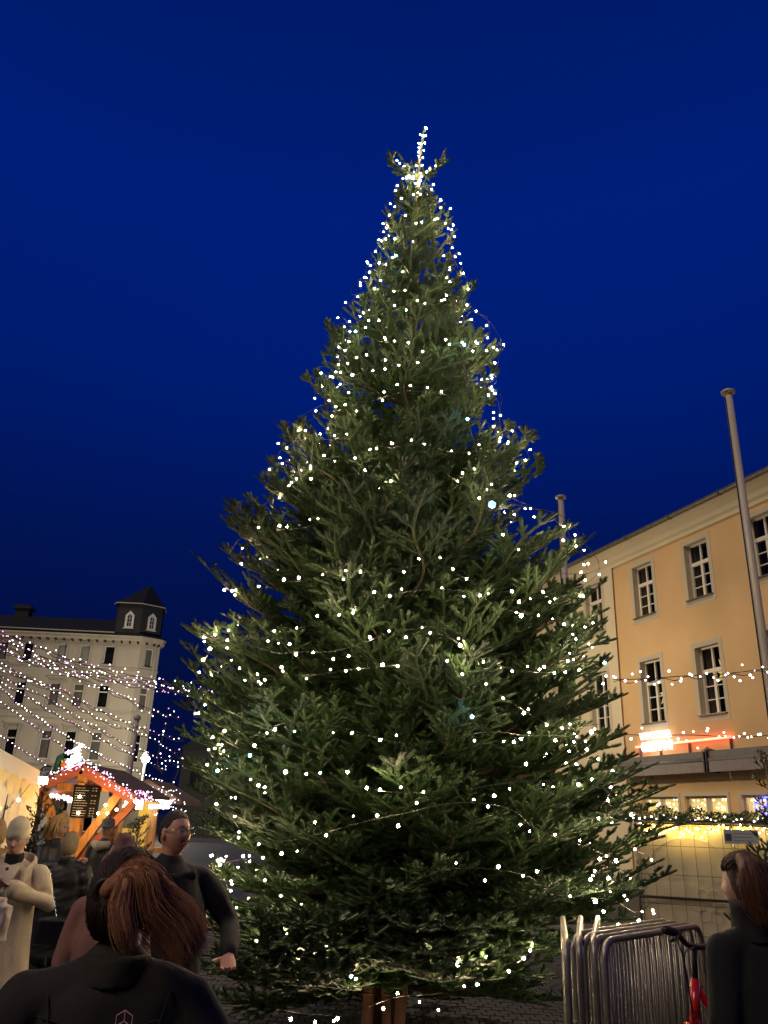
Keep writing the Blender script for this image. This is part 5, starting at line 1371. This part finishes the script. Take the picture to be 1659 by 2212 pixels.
# the man with glasses, looking to the right
MY = 4.9
q = at(374, 1752, MY)
navy = cloth('dark_jacket', (.011, .010, .010), .8)
man, FH, R, k, P = person('man with glasses in a dark jacket looking to the right beside the tree', (q.x + .02, MY, 0), rad(28), q.z, navy, dark_trousers, fine=True, hem=.80, width=1.24, head_yaw=rad(30), head_pitch=rad(-4), skin=SKIN_LIT, coatname='jacket', folds=(.013, 6, 4),
    arms=[[(-.165, .01, 1.345), (-.27, .05, 1.12), (-.22, -.10, .92)], [(.165, .01, 1.345), (.30, -.02, 1.13), (.25, -.22, 1.00)]])
brown = hairm('dark_brown_hair', (.035, .022, .014))
hair_cap(man, FH, R, k, brown, -.052, .002, .074, 1.06, lump=.003)
g_ = MB()
for s_ in (-1, 1):
    g_.tube([FH(s_ * .032 + .024 * math.cos(a), -.101 + .004 * abs(math.cos(a)), .006 + .016 * math.sin(a)) for a in np.linspace(0, 2 * math.pi, 18)], .0018 * k, 5, False)
    g_.tube([FH(s_ * .056, -.099, .014), FH(s_ * .078, -.05, .013), FH(s_ * .081, .01, .008)], .0022 * k, 5)
g_.tube([FH(-.009, -.104, .011), FH(.009, -.104, .011)], .0018 * k, 5)
go_ = g_.build('glasses', mat('glasses_metal', (.6, .45, .36), .2, metal=.9), man, True)
l_ = MB()
for s_ in (-1, 1):
    c0 = [FH(s_ * .032 + .023 * math.cos(a), -.1025, .006 + .015 * math.sin(a)) for a in np.linspace(0, 2 * math.pi, 14, endpoint=False)]; l_.add(c0, [tuple(range(14))])
lm_ = mat('spectacle_glass', (1, 1, 1), .02); lm_.node_tree.nodes['Principled BSDF'].inputs['Transmission Weight'].default_value = 1.0; lm_.node_tree.nodes['Principled BSDF'].inputs['IOR'].default_value = 1.02
l_.build('lens', lm_, go_)
st = MB()
for i in range(110):
    a = rs.uniform(-1, 1); x = a * .030; p = FH(x, -.0905 + .012 * a * a, -.045 + rs.uniform(-.004, .004)); st.tube([p, p + R @ Vector((x * .1, -.002, -.006)) * k], .0005, 3)
o_ = st.build('moustache', brown, man); o_['kind'] = 'stuff'
# black fur collar lying over his shoulder side
cl_ = MB(); cl_.capsule([P(-.11, .02, 1.385), P(-.02, -.09, 1.35), P(.09, -.07, 1.37), P(.12, .03, 1.395)], [.030 * k] * 4, 10); cm_ = fused(cl_, .010, 3, (.006, 20, 20)); cm_.materials.append(black_coat); link('collar', cm_, man)

# the woman with the pony tail, from behind, nearest of all
PY = 2.25
q = at(246, 1830, PY)
olive = cloth('olive_brown_coat', (.022, .017, .011), .85, 0)
auburn = hairm('lit_auburn_hair', (.44, .19, .075), .5); dark_hair = hairm('dark_auburn_hair', (.07, .036, .018), .5)  # tail toned lighter than the scalp hair for the light it catches
pw, FH, R, k, P = person('woman with auburn pony tail in a dark olive coat, nearest, seen from behind', (q.x + .05, PY, 0), rad(188), 1.60, olive, dark_trousers, fem=True, hem=.5, width=1.25, head_yaw=rad(-22), head_pitch=rad(-10), hands=True, folds=(.016, 5, 3.5), face=True,
    arms=[[(-.165, .01, 1.345), (-.28, .05, 1.12), (-.24, -.10, .95)], [(.165, .01, 1.345), (.28, .05, 1.12), (.22, -.12, 1.0)]])
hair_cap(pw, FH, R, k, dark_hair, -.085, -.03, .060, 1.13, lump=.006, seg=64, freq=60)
tie = Vector(FH(0, .106, .045))
inv = Matrix.Rotation(-rad(188), 3, 'Z')
def WL(x, y, Y): v = at(x, y, Y) - pw.location; return inv @ v
g1 = [tie, WL(300, 1880, PY - .13), WL(345, 1945, PY - .10), WL(400, 1990, PY - .08), WL(432, 2040, PY - .08)]
g2 = [tie, WL(302, 1890, PY - .14), WL(325, 1960, PY - .14), WL(372, 2015, PY - .12), WL(398, 2062, PY - .12)]
g3 = [tie, WL(270, 1905, PY - .15), WL(262, 1960, PY - .17), WL(268, 2010, PY - .18), WL(272, 2045, PY - .18)]
def tail(T, guides, m, name, radii, n, seed, r=.0028, spread=.014):
    mb = MB()
    for g_ in guides:
        c_ = catmull(g_, 6); N_ = len(c_); mb.capsule(c_, [float(np.interp(i / (N_ - 1), np.linspace(0, 1, len(radii)), radii)) for i in range(N_)], 14)
    me = fused(mb, .007, 4, (.006, 22, 6)); me.materials.append(m); o = link(name, me, T)
    s_ = strands(o, guides, m, 'strands', n, spread, r, seed, .5); s_['kind'] = 'stuff'
    return o
def scalp(T, FH, tie, m, n, r, seed, front=.05, back=-.09):
    """fine hairs combed over the skull from the hairline to one point"""
    r_ = random.Random(seed); mb = MB()
    c0 = FH(0, 0, 0); rt = (tie - c0).length
    for i in range(n):
        a = r_.uniform(0, 2 * math.pi); fy = -math.sin(a); z = (front if fy > .3 else back + (front - back) * max(0, (fy + .6) / .9)) + r_.uniform(0, .05)
        h = math.sqrt(max(.02, 1 - (z / .116) ** 2)); p0 = FH(.078 * h * math.cos(a), .098 * h * math.sin(a), z)
        pts = []
        for k in range(9):
            f = k / 8; v = (p0 - c0).lerp(tie - c0, f)
            L = (p0 - c0).length * (1 - f) + rt * f
            pts.append(c0 + v.normalized() * (L * (1.03 + .14 * math.sin(math.pi * f)) + r_.gauss(0, .0016)))
        mb.tube(pts, r, 3, False)
    o = mb.build('combed_hair', m, T, True); o['kind'] = 'stuff'; return o
tail(pw, [g1, g2], auburn, 'pony_tail', (.020, .026, .024, .018, .008), 2200, 2, .0009, .015)
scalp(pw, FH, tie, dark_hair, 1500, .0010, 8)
tail(pw, [g3], auburn, 'loose_lock', (.012, .020, .024, .020, .010), 900, 3, .0009, .010)
tb = MB(); tb.tube([tie + Vector((math.cos(a) * .026, .004, math.sin(a) * .026)) for a in np.linspace(0, 2 * math.pi, 16)], .008, 6, False); tb.build('hair_tie', M['black'], pw, True)
cl_ = MB(); cl_.tube([P(0, .012, 1.385), P(0, .012, 1.46)], [(.100 * k, .095 * k), (.085 * k, .088 * k)], 20); cm_ = fused(cl_, .010, 3, (.004, 12, 10)); cm_.materials.append(olive); link('collar', cm_, pw)
sm = MB()
for s_ in (-1, 1): sm.tube(catmull([P(s_ * .115, .125, 1.0), P(s_ * .10, .132, 1.15), P(s_ * .10, .118, 1.28), P(s_ * .12, .07, 1.385)], 6), .0022, 5)
sm.tube(catmull([P(-.13, .085, 1.33), P(-.06, .118, 1.315), P(0, .124, 1.31), P(.06, .118, 1.315), P(.13, .085, 1.33)], 6), .0022, 5)
o_ = sm.build('seam', olive, pw, True); o_['kind'] = 'stuff'
# small line emblem printed on the coat's back
ep = at(268, 2206, PY - .165)
em = MB(); hexa = [inv @ (ep + Vector((.021 * math.cos(a), 0, .021 * math.sin(a))) - pw.location) for a in np.linspace(math.pi / 2, math.pi * 2.5, 7)]
em.tube(hexa, .0012, 5); cc_ = inv @ (ep - pw.location)
for i in (0, 2, 4): em.tube([cc_, hexa[i]], .0011, 5)
em.build('back_emblem', mat('pink_print', (.75, .38, .36), .7), pw)

# the woman in the cream coat and beanie, facing the camera, hands together
BY = 6.4
q = at(48, 1765, BY)
cream = cloth('cream_wool', (.56, .46, .31), .95, 0, .10, 5, .35)
bw_, FH, R, k, P = person('woman in a cream coat and cream beanie holding her hands together', (q.x, BY, 0), rad(6), 1.585, cream, dark_trousers, fem=True, fine=True, hem=.45, width=1.22, head_pitch=rad(10), folds=(.014, 5, 3), collar='wide', coatname='coat',
    arms=[[(-.165, .01, 1.345), (-.27, -.04, 1.12), (-.065, -.25, 1.23)], [(.165, .01, 1.345), (.27, -.04, 1.13), (.075, -.25, 1.26)]])
bn = MB(); prof = [(.079, .012), (.086, .018), (.087, .060), (.084, .066), (.082, .10), (.070, .135), (.045, .16), (.020, .172), (.002, .175)]
vs = []; seg = 40
for r_, z in prof:
    for j in range(seg):
        a = 2 * math.pi * j / seg; rib = 1 + .012 * (j % 2)
        vs.append(FH(r_ * rib * math.cos(a) * .98, r_ * rib * 1.22 * math.sin(a) + .006, z + .012 * math.sin(a) * -1 * (.10 - z) * 4))
bn.add(vs, [(i * seg + j, i * seg + (j + 1) % seg, (i + 1) * seg + (j + 1) % seg, (i + 1) * seg + j) for i in range(len(prof) - 1) for j in range(seg)])
hat_ = bn.build('beanie', cloth('cream_knit', (.60, .52, .36), .95, 0), bw_, True)
b_ = MB(); b_.ell(FH(.0, -.110, .045), (.006 * k, .004 * k, .004 * k), 8, 6); b_.build('badge', M['brown_metal'], hat_)
tn = MB(); tn.tube([P(0, .005, 1.37), P(0, .0, 1.43), P(0, -.008, 1.49)], [(.085 * k, .08 * k), (.073 * k, .072 * k), (.070 * k, .072 * k)], 20); cm_ = fused(tn, .010, 2, (.004, 15, 30)); cm_.materials.append(black_coat); link('turtleneck', cm_, bw_)
leo = mat('leopard_print', (.62, .52, .40), .8); nt_ = leo.node_tree; vo = nt_.nodes.new('ShaderNodeTexVoronoi'); vo.inputs['Scale'].default_value = 24; rp_ = nt_.nodes.new('ShaderNodeValToRGB')
rp_.color_ramp.elements[0].position = .30; rp_.color_ramp.elements[0].color = (.01, .01, .012, 1); rp_.color_ramp.elements[1].position = .36; rp_.color_ramp.elements[1].color = (.55, .46, .36, 1)
tc_ = nt_.nodes.new('ShaderNodeTexCoord'); nt_.links.new(tc_.outputs['Object'], vo.inputs['Vector']); nt_.links.new(vo.outputs['Distance'], rp_.inputs[0]); nt_.links.new(rp_.outputs[0], nt_.nodes['Principled BSDF'].inputs['Base Color'])
sc_ = MB(); sc_.capsule([P(0, -.10, 1.385), P(.0, -.145, 1.30), P(.005, -.150, 1.20)], [(.075 * k, .02), (.055 * k, .018), (.02 * k, .012)], 14, ell=(1, 0, 0)); sc_.build('scarf', leo, bw_, True)
for s_ in (-1, 1):                     # broad open collar
    lp_ = MB(); n_ = 12; vs = []
    for i in range(n_ + 1):
        f = i / n_; a = math.pi / 2 - s_ * 0 + f * math.pi * .86
        ang_ = math.pi / 2 + s_ * (f * math.pi * .74)
        cx_, cy_ = math.cos(ang_), math.sin(ang_)
        zt = 1.50 - .12 * f ** 2; zb = 1.405 - .20 * f ** 2.2
        ro, ri = .155 - .01 * f, .105
        for j, (r_, z) in enumerate(((ri - .004, zb + .0), (ri + .012, (zb + zt) / 2), (ro, zt), (ro + .022, zt - .018), (ro + .030, (zb + zt) / 2 - .02), (ro + .006, zb - .02))):
            vs.append(P(cx_ * r_ / 1.22, cy_ * r_ * .95 - .012 * f, z))
    lp_.add(vs, [(i * 6 + j, (i + 1) * 6 + j, (i + 1) * 6 + (j + 1) % 6, i * 6 + (j + 1) % 6) for i in range(n_) for j in range(6)] + [tuple(range(6)), tuple(n_ * 6 + j for j in reversed(range(6)))])
    cm_ = fused(lp_, .0085, 2, (.004, 14, 10)); cm_.materials.append(cream); link('collar', cm_, bw_)
for x, z in ((-.135, 1.345), (-.075, 1.325)):
    b_ = MB(); b_.ell(P(x / 1.22, -.150 if x < -.1 else -.165, z), (.011, .006, .011), 10, 6); b_.build('button', mat('brown_horn', (.08, .04, .02), .4) if x < -.1 else bpy.data.materials['brown_horn'], bw_, True)
# shoulder bag on a chain
hb = at(118, 1975, BY + .1)
T = thing('shoulder_bag', 'small dark shoulder bag hanging on a chain beside the woman in cream', 'bag', (hb.x, BY + .1, hb.z - .2))
q2 = MB(); q2.box((0, 0, .08), (.20, .08, .15)); q2.b(-.102, .102, -.045, .0, .10, .165); bm2 = fused(q2, .01, 3); bm2.materials.append(M['black']); link('pouch', bm2, T)
ch = MB(); c0 = at(108, 1878, BY + .05) - org(T); c1 = Vector((.02, 0, .17)); n_ = 22
for i in range(n_):
    a = c0.lerp(c1, i / n_); b = c0.lerp(c1, (i + .8) / n_); ch.tube([a, (a + b) / 2 + Vector((.004 * (-1) ** i, 0, 0)), b], .0035, 5)
ch.build('chain', mat('steel_chain', (.6, .58, .52), .25, metal=1), T)
# crumpled paper bag in front of her
pb_ = at(8, 1990, 4.7)
T = thing('paper_bag', 'crumpled cream paper bag at the lower left in front of the cream coat', 'bag', (pb_.x, 4.6, pb_.z - .12))
q2 = MB(); q2.box((0, 0, .12), (.12, .09, .17)); q2.box((-.02, 0, .21), (.10, .05, .05)); pm = fused(q2, .009, 3, (.018, 11, 11)); pm.materials.append(cloth('paper', (.60, .50, .38), .9, 0, .06)); link('sack', pm, T)
q2 = MB(); q2.tube([(-.04, 0, .22), (-.03, 0, .27), (.02, 0, .27), (.03, 0, .22)], .004, 6); q2.build('handle', bpy.data.materials['paper'], T)

# woman with auburn hair in black at the right edge, face turned left
RY = 3.5
q = at(1592, 1838, RY)
copper = hairm('lit_copper_hair', (.14, .052, .020), .45); shaded_copper = hairm('shaded_copper_hair', (.035, .015, .009), .45)  # scalp hair darkened for shade, long hair coppery for its lit edge
rw, FH, R, k, P = person('woman with copper hair in a long black coat at the right edge', (q.x + .035, RY, 0), rad(196), 1.615, black_coat, dark_trousers, fem=True, hem=.42, width=1.02, head_yaw=rad(30), head_pitch=rad(3), face=False, folds=(.010, 5, 3), collar='stand')
hair_cap(rw, FH, R, k, shaded_copper, -.11, -.10, .055, 1.13, lump=.005, seg=56, freq=50)
invr = Matrix.Rotation(-rad(196), 3, 'Z')
def WR(x, y, Y): return invr @ (at(x, y, Y) - rw.location)
g1 = [WR(1606, 1850, RY + .02), WR(1630, 1872, RY - .04), WR(1641, 1910, RY - .07), WR(1650, 1950, RY - .10), WR(1662, 1985, RY - .12)]
g2 = [WR(1604, 1856, RY - .06), WR(1618, 1880, RY - .11), WR(1622, 1910, RY - .13), WR(1636, 1950, RY - .14), WR(1655, 1990, RY - .15)]
tail(rw, [g1, g2], copper, 'long_hair', (.028, .036, .034, .026, .012), 1800, 5, .0012, .018)
scalp(rw, FH, WR(1612, 1862, RY - .06), shaded_copper, 700, .0016, 9)
cl_ = MB(); cl_.tube([P(0, .012, 1.38), P(0, .016, 1.46), P(0, .02, 1.525)], [(.115 * k, .105 * k), (.100 * k, .098 * k), (.108 * k, .105 * k)], 20); cm_ = fused(cl_, .010, 3, (.006, 9, 9)); cm_.materials.append(black_coat); link('collar', cm_, rw)

# pink hooded person behind the pony tail
q = at(268, 1792, 4.3)
pink = cloth('dusky_pink_wool', (.26, .125, .09), .9, 0)
hp, FH, R, k, P = person('person in a dusky pink pointed hood and shawl just behind the pony tail', (q.x, 4.3, 0), rad(160), 1.57, pink, dark_trousers, fem=True, hem=.5, width=1.05, face=False, folds=(.018, 6, 4))
hd = MB(); hd.capsule([P(0, .02, 1.36), P(0, .01, 1.46), FH(0, .01, .02), FH(.0, .02, .10)], [(.15 * k, .12 * k), (.105 * k, .115 * k), (.092 * k, .112 * k), (.045 * k, .06 * k)], 20, ell=(1, 0, 0)); hd.capsule([FH(.0, .03, .10), FH(.01, .04, .145)], [.045 * k, .012 * k], 12)
cm_ = fused(hd, .009, 4, (.018, 9, 5)); cm_.materials.append(pink); link('hood', cm_, hp)
# brown shoulder at the lower left corner
q = at(14, 1990, 2.3)
bs, FH, R, k, P = person('person in a brown jacket, only head and shoulder cut by the lower left corner', (q.x - .085, 2.3, 0), rad(175), q.z + .0, cloth('brown_suede', (.07, .042, .026), .9, 0), dark_trousers, face=False, hem=.6, width=1.2)
hair_cap(bs, FH, R, k, hairm('brown_hair', (.06, .036, .022)), -.07, -.03, .06, 1.10)

# people further back
blond = hairm('blond_hair', (.50, .30, .09), .3); grey_blond = hairm('grey_blond_hair', (.26, .19, .10), .3)
q = at(129, 1760, 9.0)
bl_, FH, R, k, P = person('blond woman in a black jacket looking down to the right in front of the stall', (q.x, 9.0, 0), rad(75), q.z, black_puffer, dark_trousers, fem=True, hem=.75, width=1.15, head_pitch=rad(22), puffer=True,
    arms=[[(-.165, .01, 1.345), (-.25, -.05, 1.14), (-.10, -.28, 1.22)], [(.165, .01, 1.345), (.25, -.05, 1.14), (.10, -.28, 1.22)]])
hair_cap(bl_, FH, R, k, blond, -.10, -.10, .06, 1.12, lump=.006)
strands(bl_, [[FH(s_ * .05, .02, .08), FH(s_ * .085, .0, 0), FH(s_ * .085, -.01, -.08), FH(s_ * .075, -.02, -.15)] for s_ in (-1, 1)] + [[FH(0, .07, .07), FH(0, .10, 0), FH(0, .10, -.10), FH(0, .09, -.17)]], blond, 'long_hair', 70, .02, .011, 6)
q = at(155, 1800, 7.9)
gb_, FH, R, k, P = person('person with short grey blond hair in a black puffer jacket, seen from behind', (q.x, 7.9, 0), rad(178), q.z, black_puffer, dark_trousers, fem=True, hem=.6, width=1.3, face=False, collar='stand', folds=(.014, 3, 14))
hair_cap(gb_, FH, R, k, grey_blond, -.09, -.06, .06, 1.16, lump=.007)
q = at(234, 1767, 11.5)
gh_, FH, R, k, P = person('person in a grey blue brimmed hat and dark jacket with a hood by the stall', (q.x, 11.5, 0), rad(160), q.z - .05, cloth('dark_anorak', (.03, .03, .034), .6), dark_trousers, hem=.75, width=1.2, face=False)
ht = MB(); ht.lathe([(.135, .045), (.14, .052), (.092, .062), (.088, .10), (.082, .15), (.05, .165), (.001, .168)], (0, 0, 0), 20)
hb_ = MB(); hb_.add([FH(x, y * 1.15, z) for x, y, z in ht.v], ht.f); hb_.build('hat', cloth('grey_blue_felt', (.14, .15, .17)), gh_, True)
hd = MB(); hd.capsule([P(-.09, .08, 1.40), P(0, .13, 1.37), P(.09, .08, 1.40)], [.05, .065, .05], 10); cm_ = fused(hd, .014, 3, (.01, 8, 8)); cm_.materials.append(cloth('cream_lining', (.50, .42, .30))); link('hood', cm_, gh_)
q = at(160, 1778, 16.9)
sm_, FH, R, k, P = person('bearded man with cap and glasses in an orange lit jacket inside the gabled stall', (q.x, 16.3, 0), rad(10), 1.66, cloth('tan_jacket', (.45, .24, .09)), dark_trousers, hem=.8)
hair_cap(sm_, FH, R, k, cloth('tan_cap', (.40, .20, .09)), .02, .03, .045, 1.10, name='cap')
bd_ = MB(); bd_.ell(FH(0, -.07, -.085), (.062 * k, .04 * k, .045 * k), 14, 10); bd_.build('beard', grey_blond, sm_, True)
gl_ = MB()
for s_ in (-1, 1): gl_.tube([FH(s_ * .032 + .024 * math.cos(a), -.102, .006 + .018 * math.sin(a)) for a in np.linspace(0, 2 * math.pi, 14)], .003, 5, False)
gl_.build('glasses', M['black'], sm_)
q = at(4, 1764, 7.0)
fh_, FH, R, k, P = person('person in a mustard coat with a brown fur hood at the left edge', (q.x - .02, 7.0, 0), rad(195), q.z - .03, cloth('mustard_cream', (.52, .42, .17)), dark_trousers, fem=True, hem=.5, width=1.25, face=False)
hair_cap(fh_, FH, R, k, hairm('brown_knit', (.30, .19, .07)), -.08, -.05, .05, 1.16, lump=.006)
fr2 = MB(); fr2.capsule([P(-.14, -.02, 1.45), P(-.12, .10, 1.43), P(0, .15, 1.41), P(.12, .10, 1.43), P(.14, -.02, 1.45)], [.055, .06, .065, .06, .055], 12); cm_ = fused(fr2, .012, 1, (.022, 26, 26)); cm_.materials.append(hairm('brown_fur', (.32, .19, .05), .5)); link('fur_hood', cm_, fh_)

# ------------------------------------------------------------------ bicycle at the barrier
red = mat('red_bicycle_paint', (.55, .015, .012), .22, coat=.6); chrome = mat('chrome', (.7, .68, .64), .18, metal=1)
hp0 = at(1487, 2046, 4.15)                               # stem, top of the steering
ht1 = at(1484, 2112, 4.12)                               # top of the red tube
BK = thing('bicycle', 'red bicycle with black handlebars parked between the barrier and the woman in black', 'bicycle', (hp0.x, 4.15, 0))
DIR = Vector((.80, .60, 0)).normalized(); SIDE = Vector((-DIR.y, DIR.x, 0))   # rear wheel lies along +DIR
def B(a, s, z): return DIR * a + SIDE * s + Vector((0, 0, z))
zt = hp0.z; WR_ = .34
def wheel(a):
    w_ = MB(); w_.tube([B(a + (WR_ - .02) * math.cos(t), 0, WR_ + (WR_ - .02) * math.sin(t)) for t in np.linspace(0, 2 * math.pi, 41)], .021, 8, False); wo_ = w_.build('wheel', M['black'], BK, True)
    r_ = MB(); r_.tube([B(a + (WR_ - .045) * math.cos(t), 0, WR_ + (WR_ - .045) * math.sin(t)) for t in np.linspace(0, 2 * math.pi, 41)], .010, 6, False); r_.build('rim', chrome, wo_, True)
    s_ = MB()
    for i in range(28):
        t = 2 * math.pi * i / 28; s_.tube([B(a, .02 * (-1) ** i, WR_), B(a + (WR_ - .05) * math.cos(t + .2), 0, WR_ + (WR_ - .05) * math.sin(t + .2))], .0012, 3)
    o_ = s_.build('spokes', chrome, wo_); o_['kind'] = 'stuff'
    h_ = MB(); h_.tube([B(a, -.05, WR_), B(a, .05, WR_)], .022, 10); h_.build('hub', chrome, wo_, True)
    f_ = MB(); vs = []
    for i in range(15):
        t = .35 + 2.3 * i / 14
        for s2 in (-.028, 0, .028): vs.append(B(a + (WR_ + .03) * math.cos(t), s2, WR_ + (WR_ + .03 + (.008 if s2 == 0 else 0)) * math.sin(t)))
    f_.add(vs, [(i * 3 + j, i * 3 + j + 1, (i + 1) * 3 + j + 1, (i + 1) * 3 + j) for i in range(14) for j in range(2)]); f_.build('mudguard', M['black'], BK, True)
wheel(-.16); wheel(.92)
hd0, hd1 = B(.03, 0, zt - .13), B(-.01, 0, zt - .32)
f_ = MB(); f_.tube([hd0, hd1], .021, 10); f_.tube([hd1 + Vector((0, 0, .04)), B(.42, 0, .30)], .021, 10); f_.tube([hd0 - Vector((0, 0, .03)), B(.36, 0, .72)], .018, 10); f_.tube([B(.42, 0, .30), B(.33, 0, .82)], .017, 10)
for s2 in (-.045, .045): f_.tube([B(.42, s2 * .4, .30), B(.92, s2, WR_)], .011, 8); f_.tube([B(.36, s2 * .4, .72), B(.92, s2, WR_)], .009, 8)
f_.build('frame', red, BK, True)
k_ = MB()
for s2 in (-.04, .04): k_.tube([hd1 + SIDE * s2, B(-.08, s2, .60), B(-.16, s2, WR_)], .013, 8)
k_.tube([hd1 - SIDE * .045, hd1 + SIDE * .045], .018, 8); k_.build('fork', red, BK, True)
s_ = MB(); s_.tube([hd0, B(.045, 0, zt - .0)], .014, 8); s_.build('stem', M['black'], BK, True)
hl = at(1437, 2009, 4.02) - org(BK); hr_ = at(1560, 2060, 4.35) - org(BK)
s_ = MB(); s_.tube(catmull([hl, at(1462, 2017, 4.06) - org(BK), at(1484, 2040, 4.14) - org(BK), at(1508, 2046, 4.2) - org(BK), at(1535, 2046, 4.3) - org(BK), hr_], 5), .0125, 8); s_.build('handlebar', M['black'], BK, True)
for a, b in ((hl, at(1458, 2014, 4.05) - org(BK)), (hr_, at(1538, 2048, 4.3) - org(BK))):
    s_ = MB(); s_.capsule([a, b], .019, 10); s_.build('grip', M['black'], BK, True)
    s_ = MB(); s_.tube([b + Vector((.01, -.02, -.01)), a.lerp(b, .4) + Vector((0, -.05, -.03)), a + Vector((0, -.06, -.035))], .006, 6); s_.build('brake_lever', M['black'], BK, True)
s_ = MB(); s_.tube(catmull([at(1456, 2018, 4.05) - org(BK), at(1470, 2050, 3.95) - org(BK), at(1480, 2085, 4.0) - org(BK), hd1], 5), .004, 5); s_.tube(catmull([at(1500, 2046, 4.15) - org(BK), at(1478, 2070, 3.95) - org(BK), hd1 + Vector((0, 0, .05))], 5), .004, 5); s_.build('brake_cable', M['black'], BK)
s_ = MB(); s_.capsule([hd1 + B(-.07, 0, -.02), hd1 + B(-.10, 0, -.02)], .035, 12); s_.build('front_lamp', chrome, BK, True)
s_ = MB(); s_.capsule([B(.22, 0, .90), B(.33, 0, .91), B(.42, 0, .92)], [(.02, .02), (.05, .025), (.085, .03)], 12, ell=SIDE); s_.build('saddle', M['black'], BK, True)
s_ = MB(); s_.tube([B(.33, 0, .80), B(.32, 0, .90)], .013, 8); s_.build('seat_post', chrome, BK, True)
for s2 in (-1, 1):
    s_ = MB(); s_.tube([B(.42, s2 * .06, .30), B(.42 + s2 * .12, s2 * .07, .30 - s2 * .11)], .010, 6); s_.b(*[v for c_ in zip(B(.42 + s2 * .12, s2 * .11, .30 - s2 * .11) - Vector((.045, .03, .012)), B(.42 + s2 * .12, s2 * .11, .30 - s2 * .11) + Vector((.045, .03, .012))) for v in c_]); s_.build('pedal', M['black'], BK)
